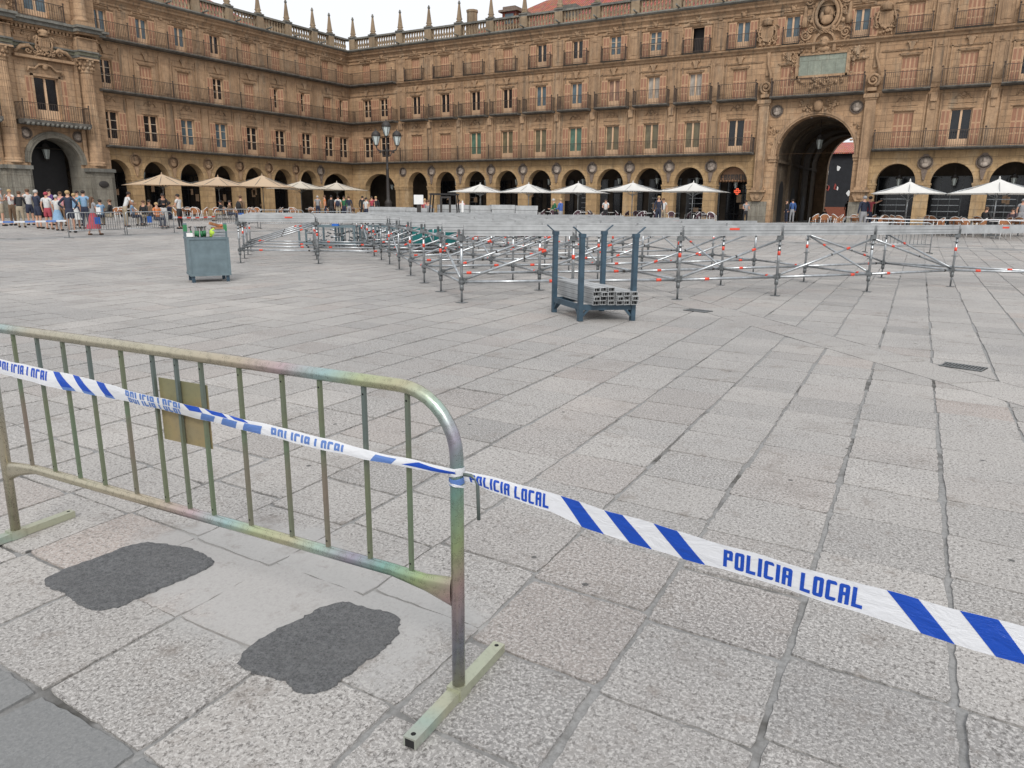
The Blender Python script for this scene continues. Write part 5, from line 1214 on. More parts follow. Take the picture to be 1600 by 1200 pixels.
for x, y in ((0.0, d_-0.05), (w_+0.03, d_+0.05)):
    m = MB(); m.box(x, y, 0.16 if x > 0.5 else h1-0.1, x+0.07, y+0.05, 1.13); m.box(x-0.001, y-0.001, 0.97, x+0.071, y+0.051, 1.1, 1); m.build('corner_post', [M['box_blue'], M['green']], TB)
m = MB()
for k in range(9): m.box(w_+0.001, 0.1+k*0.05, 0.2+k*0.075, w_+0.004, 0.13+k*0.05, 0.225+k*0.075)
m.build('slot', M['hole'], TB)
q = random.Random(2)
clampG = None
for k in range(9):
    t = empty('steel_clamp', (0, 0, 0)); x = 0.16+0.028*k+q.uniform(-.008, .008); y = q.uniform(0.1, 0.5)
    t.matrix_world = TB.matrix_basis @ Matrix.Translation((x, y, 0.66)) @ Matrix.Rotation(q.uniform(-0.15, 0.15), 4, 'Y')
    m = MB(); m.tube((0, 0, 0), (0, 0, 0.40), 0.012, 6); m.tube((-0.03, 0, 0.40), (0.03, 0, 0.405), 0.012, 6); m.build('shaft', M['galv_dull'] if k % 2 else M['iron'], t)
    m = MB(); m.tube((0, 0, 0.22), (0, 0, 0.33), 0.02, 6); m.build('grip', M['green'], t)
    tag(t, 'one of the green gripped steel clamps standing in the container', 'clamp', 'clamps in the container')
m = MB(); m.path([(0, 0, 0), (0.03, 0.02, 0.05), (0.06, -0.01, 0.09), (0.02, 0.03, 0.12), (0.08, 0.0, 0.15)], 0.026, 8); m.ball((0.04, 0.0, 0.08), 0.06, 0.05, 0.07)
o_ = m.build('work_glove', M['lime']); o_.matrix_world = TB.matrix_basis @ Matrix.Translation((0.44, 0.12, 0.88)); tag(o_, 'bright yellow glove hanging on the edge of the container', 'glove')
m = MB()
for k in range(3): m.box(0, 0, k*0.055, 0.24, 0.5, k*0.055+0.045, 0)
m.box(0.02, 0.05, 0.17, 0.22, 0.3, 0.2, 1)
o_ = m.build('metal_sheets', [M['galv'], M['rattan']]); o_.matrix_world = TB.matrix_basis @ Matrix.Translation((0.47, 0.08, 0.86)); tag(o_, 'stack of grey metal plates on the right half of the container', 'metal plates')
m = MB(); m.bar((0, 0, 0), (0.2, 0.1, -0.06), 0.05, 0.05); m.ball((0.22, 0.1, -0.05), 0.045, 0.04, 0.03, mi=1)
o_ = m.build('mallet', [M['rattan'], M.setdefault('glove', plain('dull_orange_leather', (0.42, 0.14, 0.07), 0.8))]); o_.matrix_world = TB.matrix_basis @ Matrix.Translation((0.45, 0.2, 1.14)); tag(o_, 'brown wooden mallet with an orange end lying on the metal plates', 'mallet')
m = MB(); m.box(-0.03, -0.03, 0, 0.08, 0.03, 0.07); o_ = m.build('rag', M['white']); o_.matrix_world = TB.matrix_basis @ Matrix.Translation((0.02, 0.0, 0.89)); tag(o_, 'small white rag on the left corner of the container', 'rag')

# ------------------------------------------------------------------ scaffolding
SC = empty('stage_scaffold', (0, 0, 0)); tag(SC, 'low galvanised stage scaffold of posts, tubes and aluminium beams across the square', 'scaffold')
row0 = [Vector(v) for v in ((-6.80, 9.82, 0), (-5.42, 11.04, 0), (-4.03, 12.26, 0), (-2.74, 13.82, 0), (-1.41, 15.50, 0), (-0.07, 17.56, 0))]
vi = [Vector(v) for v in ((-1.19, 1.06, 0), (-1.23, 1.10, 0), (-1.27, 1.16, 0), (-1.32, 1.22, 0), (-1.36, 1.28, 0), (-1.38, 1.32, 0))]
NR = 11; grid = {}
for j in range(NR):
    for i in range(6):
        if i == 5 and j > 1: continue
        if i == 4 and j > 7: continue
        grid[(i, j)] = row0[i]+vi[i]*j
wing0 = [Vector((-14.37, 14.19, 0)), Vector((-16.15, 13.17, 0))]
for j in range(5, 9):
    for k, wv in enumerate(wing0): grid[(-1-k, j)] = wv+Vector((-1.17, 1.10, 0))*(j-5)
q = random.Random(6)
def scaf_post(p, far):
    m = MB(); n = 6 if far else 10; x, y = p.x, p.y
    m.tube((x, y, 0.004), (x, y, 0.30), 0.017, n, 1); m.tube((x, y, 0.26), (x, y, 1.02), 0.0242, n)
    m.cbox(x, y, 0.004+0.003, 0.15, 0.15, 0.006, 1)
    for z in (0.335, 0.62, 0.9): m.lathe([(0.06, z-0.005), (0.06, z+0.005)], (x, y, 0), 8 if far else 12, 1)
    m.lathe([(0.034, 0.20), (0.034, 0.30)], (x, y, 0), n, 1); m.cbox(x, y, 0.335, 0.07, 0.07, 0.075, 1)
    z = 0.70+q.uniform(-0.02, 0.02)
    if q.random() < 0.7: m.tube((x, y, z), (x, y, z+0.075), 0.0262, n, 2)
    if q.random() < 0.6: m.tube((x, y, z+0.08), (x, y, z+0.11), 0.0262, n, 3)
    m.cbox(x, y, 1.01, 0.10, 0.10, 0.05, 1); 
    return m
mats4 = [M['galv'], M['galv_dull'], M['red'], M['iron']]
for (i, j), p in sorted(grid.items()): 
    scaf_post(p, j > 3).build('post', mats4, SC)
    m = MB(); 
    for dx in (-0.045, 0.045): m.cbox(p.x+dx, p.y, 1.105, 0.012, 0.06, 0.11, 1)
    m.cbox(p.x, p.y, 1.05, 0.09, 0.09, 0.03, 1); m.build('fork_head', mats4, SC)
def tubeband(p, q_, r, n, bands, name):
    p, q_ = Vector(p), Vector(q_); m = MB(); m.tube(p, q_, r, n); d = q_-p
    for t, L, mi in bands: m.tube(p+d*t, p+d*t+d.normalized()*L, r+0.002, n, mi)
    m.cbox(p.x, p.y, p.z, 0.05, 0.05, 0.055, 1); m.cbox(q_.x, q_.y, q_.z, 0.05, 0.05, 0.055, 1)
    m.build(name, mats4, SC)
def shorten(a, b, e):
    d = (b-a).normalized(); return a+d*e, b-d*e
Z = lambda z: Vector((0, 0, z))
for (i, j), p in sorted(grid.items()):
    nb = grid.get((i+1, j)); n = 8 if j < 4 else 6
    if i == -2: nb = grid.get((-1, j))
    if i == -1: nb = grid.get((0, j))
    if nb:
        a, b = shorten(p+Z(0.335), nb+Z(0.335), 0.05); tubeband(a, b, 0.0242, n, [(q.choice((0.18, 0.24, 0.8)), 0.09, 2)]+([(0.9, 0.05, 3)] if q.random() < 0.5 else []), 'ledger')
        # beam on top
        m = MB(); a, b = shorten(p+Z(1.146), nb+Z(1.146), 0.035); d = (b-a).normalized(); s_ = d.cross(Vector((0,0,1)))
        ho = 0.0 if i % 2 == 0 else 0.004
        m.obox((a+b)/2+Z(0), d, s_, (0,0,1), (b-a).length/2, 0.032, 0.085); m.obox((a+b)/2+Z(0.0), d, s_, (0,0,1), (b-a).length/2-0.01, 0.0335, 0.004, 1); m.obox((a+b)/2+Z(-0.052), d, s_, (0,0,1), (b-a).length/2-0.01, 0.0335, 0.003, 1); m.obox((a+b)/2+Z(0.075), d, s_, (0,0,1), (b-a).length/2-0.004, 0.038, 0.0111, 0)
        if q.random() < 0.5: m.obox((a+b)/2+d*q.uniform(-0.5, 0.5)+Z(0.03), d, s_, (0,0,1), 0.10, 0.0365, 0.017, 2)
        m.build('beam', [M['alu'], M['alu_dk'], M['red']], SC)
        # diagonal brace
        rev = (i in (4,)) or (i == -1)
        if i in (0, 2, -2) or (i == 4) or (i == 1 and j % 2) or (i == 3 and j % 2 == 0):
            a, b = (p+Z(0.36), nb+Z(0.99)) if not rev else (p+Z(0.99), nb+Z(0.36))
            a, b = shorten(a, b, 0.05); tubeband(a, b, 0.0212, n, [(q.choice((0.2, 0.72, 0.8)), 0.08, 2), (0.55, 0.03, 3)], 'brace')
    bk = grid.get((i, j+1))
    if bk:
        a, b = shorten(p+Z(0.335), bk+Z(0.335), 0.05); tubeband(a, b, 0.0222, n, [(0.12, 0.07, 2)] if q.random() < 0.6 else [], 'transom')
        if i == 0 or i == -2:
            a, b = shorten(p+Z(1.0), bk+Z(1.0), 0.03); tubeband(a, b, 0.0242, n, [], 'top_rail')
        if (i+j) % 4 == 0 or (i == 5):
            a, b = shorten(p+Z(0.36), bk+Z(0.98), 0.05)
            tubeband(a, b, 0.0212, n, [(0.7, 0.07, 2)], 'cross_brace')
# ledger running out to the right
e5 = grid[(5, 0)]; a, b = e5+Z(0.335), Vector((1.9, 18.2, 0.335)); tubeband(a, b, 0.0242, 8, [(0.2, 0.09, 2), (0.8, 0.09, 2)], 'ledger'); tubeband(grid[(5, 1)]+Z(0.335), b, 0.0242, 8, [(0.7, 0.09, 2)], 'ledger')
m = MB(); a, b = e5+Z(1.146), Vector((1.9, 20.2, 1.146)); d = (b-a).normalized(); s_ = d.cross(Vector((0,0,1))); m.obox((a+b)/2, d, s_, (0,0,1), (b-a).length/2, 0.032, 0.085); m.obox((a+b)/2+d*(-0.3)+Z(0.03), d, s_, (0,0,1), 0.1, 0.0345, 0.018, 2); m.build('beam', [M['alu'], M['alu_dk'], M['red']], SC)
scaf_post(Vector((1.9, 20.2, 0)), True).build('post', mats4, SC)
scaf_post(Vector((1.9, 18.2, 0)), True).build('post', mats4, SC)
# ------------------------------------------------------------------ stacks of panels, pallets and machines behind the scaffold
def ground_at(px, depth):      # helper: a spot seen in direction px (image column) at a given distance
    d = cF+cR*((px-800)/1154.36); d = Vector((d.x, d.y, 0)); P = d*depth
    return Vector((P.x, P.y, gz(P.x, P.y)))
def panel_stack(px0, px1, depth0, depth1, n, h, label, seed, z0=0.12, mat=('alu', 'alu_dk')):
    a, b = ground_at(px0, depth0), ground_at(px1, depth1); d = (b-a); L = d.length; rz = math.atan2(d.y, d.x)
    t = empty('panel_stack', a, rz); q = random.Random(seed)
    for k in range(n):
        m = MB(); zz = z0+k*h/n; j = q.uniform(-0.03, 0.03)
        m.box(j, 0, zz+0.008, L+j, 0.9, zz+h/n-0.008); m.box(j+0.02, 0.02, zz, L+j-0.02, 0.88, zz+0.0079, 1); m.build('panel', [M[mat[0]], M[mat[1]]], t)
    m = MB()
    for x in (0.15, L*0.5, L-0.15): m.box(x-0.05, 0.02, 0, x+0.05, 0.88, z0)
    m.build('bearer', M['rattan_dk'], t)
    tag(t, label, 'panel stack', 'stacks of grey deck panels behind the scaffold'); return t
panel_stack(690, 735, 38, 38.3, 6, 1.40, 'stack of grey deck panels just right of the black lift truck', 1)
panel_stack(736, 767, 38, 38.2, 6, 1.38, 'second stack of grey deck panels from the lift truck', 2)
panel_stack(768, 803, 38, 38.2, 6, 1.42, 'stack of grey deck panels between two others under the first right hand parasol', 3)
panel_stack(804, 836, 38, 38.3, 6, 1.39, 'rightmost stack of grey deck panels, with a red strap', 4)
panel_stack(585, 640, 42, 41, 6, 1.25, 'long stack of grey deck panels at the foot of the street lamp', 5)
panel_stack(641, 672, 41, 40.6, 6, 1.22, 'stack of grey deck panels left of the black lift truck', 6)
# lift truck
p = ground_at(697, 35.5); LT = empty('lift_truck', p, math.atan2(cR.y, cR.x)); tag(LT, 'black lift truck with mast and cab frame among the deck panels', 'lift truck')
m = MB(); m.box(-0.9, 0, 0.35, 0.75, 1.7, 0.9); m.box(-0.75, 0.1, 0.9, -0.3, 1.5, 1.15); m.build('body', M['black'], LT)
for x, y in ((-0.75, 0.1), (0.6, 0.1), (-0.75, 1.6), (0.6, 1.6)):
    m = MB(); m.lathe([(0.30, -0.1), (0.33, -0.07), (0.33, 0.07), (0.30, 0.1)], (x, y, 0.33), 14, ax='y'); w = m.build('wheel', M['black'], LT)
    m = MB(); m.lathe([(0.16, -0.12), (0.16, 0.12)], (x, y, 0.33), 10, ax='y'); m.build('rim', M['galv_dull'], w)
m = MB()
for x in (-0.7, 0.62):
    for y in (0.15, 1.4): m.bar((x, y, 0.9), (x*0.85, y, 1.95), 0.06, 0.06)
m.box(-0.66, 0.1, 1.95, 0.6, 1.45, 2.02); m.build('cab_frame', M['black'], LT)
m = MB()
for x in (-0.15, 0.25): m.box(x, -0.25, 0.12, x+0.09, -0.15, 1.85)
m.box(-0.15, -0.26, 1.80, 0.34, -0.151, 1.88); m.box(-0.3, -0.32, 0.25, 0.5, -0.27, 0.6); m.build('mast', M['iron'], LT)
for x in (-0.2, 0.3): m = MB(); m.box(x, -1.2, 0.12, x+0.1, -0.321, 0.17); m.build('fork', M['iron'], LT)
m = MB(); m.box(0.82, 0.0, 0.25, 0.88, 0.05, 1.7); m.box(0.80, -0.02, 1.2, 0.9, -0.001, 1.6); m.build('hose_guard', M['white'], LT)
# notice board
p = ground_at(660, 36.5); nb = empty('notice_stand', p, math.atan2(cR.y, cR.x)); m = MB(); m.box(-0.09, 0, 0, 0.09, 0.12, 1.5); m.build('stand', M['iron'], nb); m = MB(); m.box(-0.22, -0.03, 1.52, 0.22, 0, 1.95); m.build('notice', M['white'], nb)
tag(nb, 'white notice on a dark stand left of the lift truck', 'notice stand')
# open crates with scaffolding parts
def crate(px, depth, rz, label, seed, fill='parts', w=1.3, mat='box_blue', cover=False):
    p = ground_at(px, depth); t = empty('stillage', p, rz); q = random.Random(seed); d = 0.9; h = 0.75
    for x in (0, w):
        for y in (0, d): m = MB(); m.box(x-0.03, y-0.03, 0, x+0.03, y+0.03, h); m.build('post', M[mat], t)
    m = MB()
    for z in (0.14, 0.72): 
        for y in (0, d): m.box(0.031, y-0.02, z, w-0.031, y+0.02, z+0.05)
        for x in (0, w): m.box(x-0.02, 0.031, z, x+0.02, d-0.031, z+0.05)
    m.box(0.02, 0.03, 0.10, w-0.02, d-0.03, 0.139)
    if fill != 'parts':
        for k in range(9): m.box(0.1+k*w/10, -0.01, 0.19, 0.12+k*w/10, 0.01, 0.72)
    m.build('frame', M[mat], t)
    if cover:
        m = MB(); m.box(-0.05, -0.06, 0.3, w+0.05, d+0.05, 0.8); m.build('cover', M['teal'], t)
    else:
        for k in range(14):
            m = MB()
            a = Vector((q.uniform(0.05, w-0.1), q.uniform(0.05, d-0.1), q.uniform(0.2, 0.62))); b = a+Vector((q.uniform(-.3, .3), q.uniform(-.3, .3), q.uniform(-.05, .05)))
            b.x = min(max(b.x, 0.06), w-0.06); b.y = min(max(b.y, 0.06), d-0.06); m.tube(a, b, 0.03, 5, k % 2); m.build('fitting', [M['galv_dull'], M['galv']], t)
    tag(t, label, 'stillage', 'stillages of scaffold parts behind the scaffold')
R0 = math.atan2(cR.y, cR.x)
crate(481, 27.5, R0, 'low grey stillage farthest left behind the scaffold, filled with fittings', 1)
crate(508, 27.0, R0, 'open stillage of loose scaffold couplers under a small blue box', 2)
crate(540, 27.5, R0+0.05, 'slatted grey stillage between the couplers and the tube racks', 3, 'slats')
crate(572, 28, R0, 'upright barred stillage left of the teal covered one', 4, 'slats', 1.5)
crate(612, 26, R0-0.05, 'grey stillage behind the corner where both scaffold wings meet', 5, 'slats', 1.4)
crate(652, 25, R0, 'stillage wrapped in a teal tarpaulin behind the left scaffold edge', 6, 'x', 1.3, 'galv_dull', True)
p = ground_at(521, 26.9); m = MB(); m.box(0, 0, 0, 0.22, 0.2, 0.08); o_ = m.build('blue_box', M['sign_blue'], None, (p.x, p.y+0.3, p.z+0.76), R0); tag(o_, 'small bright blue box lying on the stillage of couplers', 'box')
p = ground_at(636, 29); t = empty('ladder_beam', p+Vector((0, 0, 0.0)), R0)
m = MB(); 
for z in (0.72, 0.95): m.tube((-3.6, 0, z), (1.5, 0, z), 0.024, 6)
for k in range(14): m.tube((-3.5+k*0.38, 0, 0.72), (-3.3+k*0.38, 0, 0.95), 0.014, 5)
for x in (-3.3, 1.2): m.box(x, -0.2, 0, x+0.1, 0.2, 0.70)
m.build('truss', M['galv'], t); tag(t, 'long galvanised lattice truss lying behind the left scaffold rows', 'truss')

# ------------------------------------------------------------------ street lamp
lp = Vector((-41.6, 49.4, gz(-41.6, 49.4))); SL = empty('street_lamp', lp, R0); tag(SL, 'tall dark iron street lamp with several lanterns in front of the corner', 'street lamp')
m = MB(); m.lathe([(0.42, 0), (0.42, 0.25), (0.30, 0.35), (0.28, 1.15), (0.34, 1.25), (0.20, 1.45), (0.155, 1.6), (0.12, 3.9), (0.15, 4.0), (0.10, 4.1), (0.09, 5.3), (0.15, 5.4), (0.10, 5.5), (0.06, 5.7), (0.05, 6.45), (0.09, 6.5)], n=14)
m.build('post', M['iron'], SL)
HP = [(0, 0, 6.55)]+[(0.86*cos(a), 0.86*sin(a), 5.82) for a in (0.0, pi)]
for a in (0.0, pi):
    m = MB(); m.path([(0.08*cos(a), 0, 5.46), (0.42*cos(a), 0, 5.40), (0.76*cos(a), 0, 5.5), (0.86*cos(a), 0, 5.78)], 0.055, 8); m.path([(0.1*cos(a), 0, 5.05), (0.3*cos(a), 0, 5.05), (0.42*cos(a), 0, 5.32)], 0.04, 6)
    m.ball((0.55*cos(a), 0, 5.32), 0.09, n=6, m=4); m.build('arm', M['iron'], SL)
for x, y, z in HP:
    h = MB(); h.lathe([(0.02, -0.05), (0.13, 0.0), (0.15, 0.06)], (x, y, z), 10); h.lathe([(0.37, 0.74), (0.39, 0.80), (0.34, 0.98), (0.20, 1.12), (0.05, 1.18), (0.03, 1.32)], (x, y, z), 12)
    for k in range(6): t_ = pi*k/3; h.tube((x+0.15*cos(t_), y+0.15*sin(t_), z+0.05), (x+0.365*cos(t_), y+0.365*sin(t_), z+0.75), 0.018, 5)
    hh = h.build('lantern_head', M['iron'], SL); g_ = MB(); g_.lathe([(0.13, 0.06), (0.34, 0.74)], (x, y, z), 6, sm=False); g_.build('lantern_glass', M['lamp_glass_milky'] if 'lamp_glass_milky' in M else M.setdefault('lamp_glass_milky', plain('milky_lamp_glass', (0.52, 0.58, 0.57), 0.3, 0, 0.06, 4)), hh)  # milky glass, paler than in the arcade lanterns

# ------------------------------------------------------------------ parasols
def parasol(x, y, ztop, edge, w, rz, mat, label, tilt=0.0, polemat='galv', hexa=False, group='parasols on the cafe terraces'):
    g_ = gz(x, y); t = empty('parasol', (x, y, g_), rz); ztop -= g_; edge -= g_; h = w/2
    m = MB(); n = 7; q = random.Random(int(x*10))
    cs = [(-h, -h), (h, -h), (h, h), (-h, h)]; top = (0, 0, ztop)
    th = 0.012
    for s_ in range(4):
        a, b = Vector(cs[s_]+(edge,)), Vector(cs[(s_+1) % 4]+(edge,)); ctr = Vector(top)
        for up, fl in ((0.0, False), (-th, True)):
            V = []
            for i in range(n+1):
                for k in range(n+1):
                    e = a.lerp(b, k/n); p = ctr.lerp(e, i/n); sag = -0.10*sin(pi*i/n)*1.0-0.05*sin(pi*k/n)*(i/n)*(-0.6); V.append((p.x, p.y, p.z+sag+up))
            m.add(V, [((i*(n+1)+k), ((i+1)*(n+1)+k), ((i+1)*(n+1)+k+1), (i*(n+1)+k+1)) if not fl else ((i*(n+1)+k), (i*(n+1)+k+1), ((i+1)*(n+1)+k+1), ((i+1)*(n+1)+k)) for i in range(n) for k in range(n)], 0, False)
    m.build('canopy', M[mat], t, fix=False)
    m = MB(); m.lathe([(0.05, 0), (0.02, 0.12), (0.0001, 0.16)], (0, 0, ztop-0.02), 8); m.build('finial', M[mat], t)
    m = MB(); m.tube((0, 0, 0.05), (0, 0, ztop-0.05), 0.032, 8); m.lathe([(0.06, ztop-0.95), (0.06, ztop-0.85)], (0, 0, 0), 8); m.build('pole', M[polemat], t)
    m = MB()
    for k in range(8):
        c = Vector(cs[k//2]) if k % 2 == 0 else (Vector(cs[k//2])+Vector(cs[(k//2+1) % 4]))/2
        m.tube((0, 0, ztop-0.06), (c.x, c.y, edge-0.02-0.0), 0.013, 5); q_ = c*0.42; m.tube((0, 0, ztop-0.9), (q_.x, q_.y, edge+(ztop-edge)*0.52-0.08), 0.012, 5)
    m.build('ribs', M[polemat], t)
    m = MB(); m.box(-0.35, -0.35, 0, 0.35, 0.35, 0.07); m.build('base', M['galv_dull'], t)
    tag(t, label, 'parasol', group); return t
for args in [(-32.8, 50, 3.08, 2.44, 3.9, .25, 'cv_white', 'white parasol over the deck panel stacks, leftmost on the back terrace'),
             (-28.6, 50.3, 3.10, 2.42, 3.7, .1, 'cv_white', 'white parasol second from left on the back terrace'),
             (-24.3, 50, 3.12, 2.40, 3.9, .2, 'cv_white', 'white parasol in the middle of the back terrace'),
             (-20.1, 50, 3.12, 2.50, 4.1, .1, 'cv_white', 'white parasol on the back terrace, next to last before the pharmacy'),
             (-15.8, 50, 3.09, 2.47, 4.2, .1, 'cv_white', 'bright white parasol left of the pharmacy arch, with its support arms showing'),
             (-2.5, 42, 2.82, 2.22, 3.2, .06, 'cv_white', 'white parasol just right of the gateway'),
             (1.15, 41.4, 2.88, 2.20, 4.0, .02, 'cv_white', 'white parasol cut by the right edge, rightmost of all'),
             (-46.0, 31.7, 3.31, 2.57, 3.5, 0.1, 'cv_beige', 'pale beige parasol leftmost on the left terrace'),
             (-46.0, 36.1, 3.30, 2.62, 4.1, 0.35, 'cv_beige', 'beige parasol second from left, with a brown underside'),
             (-45.0, 39.2, 3.50, 2.62, 4.1, 0.55, 'cv_beige', 'beige parasol tallest of the left terrace, slightly askew'),
             (-46.0, 43.9, 3.22, 2.60, 4.0, 0.3, 'cv_cream', 'cream parasol right of the beige ones on the left terrace'),
             (-46.0, 48.0, 3.24, 2.60, 3.9, 0.2, 'cv_cream', 'cream parasol nearest the corner of the square')]: parasol(*args, polemat='galv' if args[6] == 'cv_white' else 'galv_dull')

# ------------------------------------------------------------------ chairs and tables
def chair_proto(name, seatm, legm):
    t = empty(name); m = MB(); m.path([(0.2*cos(2*pi*i/12), 0.2*sin(2*pi*i/12), 0.45) for i in range(12)], 0.02, 5, closed=True); m.lathe([(0.2, 0.44), (0.2, 0.46), (0.001, 0.462)], (0, 0, 0), 12); m.build('seat', seatm, t)
    m = MB(); P = []
    for i in range(9): a = pi+pi*i/8; P.append((0.23*cos(a), 0.20*sin(a)+0.0, 0.66+0.20*sin(pi*i/8)))
    vs = []
    for i, p in enumerate(P): vs += [(p[0], p[1], 0.52), (p[0], p[1], p[2])]
    m.add(vs, [(2*i, 2*i+2, 2*i+3, 2*i+1) for i in range(8)]); m.add([(v[0]*0.94, v[1]*0.94, v[2]) for v in vs], [(2*i+1, 2*i+3, 2*i+2, 2*i) for i in range(8)]); m.path(P, 0.016, 5, 1); m.build('backrest', [seatm, legm], t)
    for x, y in ((-.2, -.2), (.2, -.2), (-.2, .2), (.2, .2)): m = MB(); m.tube((x*0.85, y*0.85, 0.66 if y > 0 else 0.6), (x*1.12, y*1.12, 0.0), 0.014, 5); m.build('leg', legm, t)
    return t
def table_proto():
    t = empty('cafe_table'); m = MB(); m.lathe([(0.34, 0.72), (0.35, 0.735), (0.34, 0.745)], n=16); m.build('tabletop', M['white'], t)
    m = MB(); m.tube((0, 0, 0.02), (0, 0, 0.72), 0.03, 8); m.build('column', M['galv'], t); m = MB()
    for k in range(4): m.bar((0, 0, 0.05), (0.28*cos(pi*k/2+.8), 0.28*sin(pi*k/2+.8), 0.01), 0.04, 0.02)
    m.build('feet', M['galv'], t); return t
CH = {'rattan': chair_proto('cafe_chair', M['rattan'], M['white']), 'dark': chair_proto('cafe_chair', M['rattan_dk'], M['white'])}; TP = table_proto()
used = set()
def put(kind, x, y, rz, label, group, cat):
    src = TP if kind == 'table' else CH[kind]
    o = src if kind not in used else copy_tree(src); used.add(kind)
    o.location = (x, y, gz(x, y)); o.rotation_euler = (0, 0, rz); tag(o, label, cat, group)
q = random.Random(12)
def terrace(spots, kind, lab, where):
    for (x, y) in spots:
        put('table', x, y, 0, 'small round white cafe table '+where, 'cafe tables '+where, 'table')
        a0 = q.uniform(0, 6)
        for k in range(q.choice((2, 3))):
            a = a0+k*2.1; cx, cy = x+0.62*cos(a), y+0.62*sin(a); put(kind, cx, cy, a+pi/2+pi, lab+' '+where, lab.split(' ')[0]+' chairs '+where, 'chair')
left = [(-42.6, 26.6), (-42.3, 29.2), (-42.8, 31.3), (-43.2, 33.4), (-42.4, 35.3), (-43.4, 37.2), (-42.6, 39.4), (-44.5, 28.0), (-44.8, 32.5), (-44.6, 35.8), (-44.4, 40.8), (-44.2, 43.0), (-45.2, 45.2), (-45.5, 49.5)]
terrace(left, 'rattan', 'brown rattan cafe chair with white legs', 'under the beige and cream parasols')
back = [(-31.5+1.45*k+q.uniform(-.3, .3), 47.6+(k % 3)*1.5+q.uniform(-.3, .3)) for k in range(13)]
terrace(back, 'dark', 'dark cafe chair with white frame', 'on the back terrace')
right = [(-6.5, 44), (-5.0, 42.5), (-3.6, 43.6), (-3.0, 41.2), (-1.7, 42.6), (-0.4, 40.2), (0.3, 42.3), (1.3, 39.8), (2.2, 41.6), (3.2, 43)]
terrace(right, 'rattan', 'brown rattan cafe chair with white legs', 'on the terrace right of the gateway')

# ------------------------------------------------------------------ crowd barriers far away
def far_barrier(p, q_, label, plate):
    a, b = Vector(p), Vector(q_); L = (b-a).length; rz = math.atan2((b-a).y, (b-a).x); z = gz(a.x, a.y)
    t = barrier('crowd_barrier', L, (M['galv'], M['galv_dull'], M['galv_dull']), (a.x, a.y, z), rz, [0.15+0.13*k for k in range(int((L-0.2)/0.13))], plate, False, False, 1.05, 0.30)
    tag(t, label, 'barrier', 'grey crowd barriers round the terraces')
far_barrier((-32.55, 17.8), (-33.2, 20.72), 'grey crowd barrier in front of the standing crowd, with a blue plate', (1.4, 1.7, 0.55, 0.85))
far_barrier((-33.2, 20.82), (-33.6, 23.55), 'grey crowd barrier right of the woman in the red skirt, with a blue plate', (1.2, 1.5, 0.55, 0.85))
far_barrier((-35.0, 27.1), (-34.6, 29.6), 'grey crowd barrier just behind the tool container, left of the scaffold', (1.4, 1.7, 0.55, 0.85))
far_barrier((-34.5, 29.7), (-33.3, 31.9), 'grey crowd barrier seen under the left scaffold wing', None)
far_barrier((-32.9, 32.1), (-31.6, 34.2), 'grey crowd barrier seen between the scaffold posts behind the tubes', None)
far_barrier((-2.9, 29.5), (-0.9, 30.3), 'low grey crowd barrier seen through the right end of the scaffold', None)
# tapes in the distance
def far_tape(pts, mats, label, h=0.07):
    m = MB(); 
    for i in range(len(pts)-1):
        a, b = Vector(pts[i]), Vector(pts[i+1]); n = max(1, int((b-a).length/0.35))
        for k in range(n): p0, p1 = a.lerp(b, k/n), a.lerp(b, (k+1)/n); sg = lambda t: -0.05*sin(pi*t); m.add([(p0.x, p0.y, p0.z-h/2+sg(k/n)), (p1.x, p1.y, p1.z-h/2+sg((k+1)/n)), (p1.x, p1.y, p1.z+h/2+sg((k+1)/n)), (p0.x, p0.y, p0.z+h/2+sg(k/n))], [(0,1,2,3)], k % 2)
    o = m.build('barrier_tape', mats, None, fix=False); tag(o, label, 'barrier tape')
far_tape([(-34.2, 13.2, 0.75), (-32.6, 17.8, 0.72)], [M['tape_w'], M['tape_b2']], 'white and blue tape stretched low at the far left before the crowd')
far_tape([(-33.6, 23.55, 0.8), (-35.0, 27.1, 0.78)], [M['tape_w'], M['red']], 'red and white tape stretched between barriers before the rattan chairs')
far_tape([(-4.0, 39.2, 1.08), (1.2, 38.6, 1.1), (6.0, 38.2, 1.1)], [M['tape_w'], M['tape_w']], 'pale tape in front of the right hand terrace', 0.05)
# ------------------------------------------------------------------ people
CL = {}
def cloth(c, k=0):
    key = tuple(c)
    if key not in CL: CL[key] = plain('cloth_%s' % ['white', 'navy', 'red', 'khaki', 'blue', 'black', 'orange', 'grey', 'purple', 'teal', 'brown', 'green', 'pink', 'other'][min(13, len(CL))], c, 0.85, 0, 0.15, 9)
    return CL[key]
WH, NV, RD, KH, BL, BK_, OR, GY, PU, TE, BR, GN, PK = (0.52, 0.52, 0.51), (0.02, 0.026, 0.05), (0.33, 0.05, 0.07), (0.30, 0.25, 0.18), (0.19, 0.31, 0.45), (0.018, 0.018, 0.02), (0.55, 0.19, 0.07), (0.25, 0.25, 0.26), (0.09, 0.04, 0.16), (0.02, 0.26, 0.26), (0.16, 0.10, 0.06), (0.02, 0.12, 0.05), (0.62, 0.30, 0.33)
SKIN = [plain('skin_tone_light', (0.50, 0.28, 0.19), 0.6, 0, 0.08, 8), plain('skin_tone_tan', (0.36, 0.18, 0.11), 0.6, 0, 0.08, 8)]
HAIR = {'dark': plain('dark_hair', (0.02, 0.013, 0.010), 0.7), 'brown': plain('brown_hair', (0.09, 0.045, 0.022), 0.7), 'grey': plain('grey_hair', (0.42, 0.41, 0.39), 0.7), 'blond': plain('blond_hair', (0.40, 0.27, 0.13), 0.7), 'redcap': cloth(RD), 'cap': cloth(GY), 'black': plain('black_hair', (0.01, 0.009, 0.009), 0.6)}
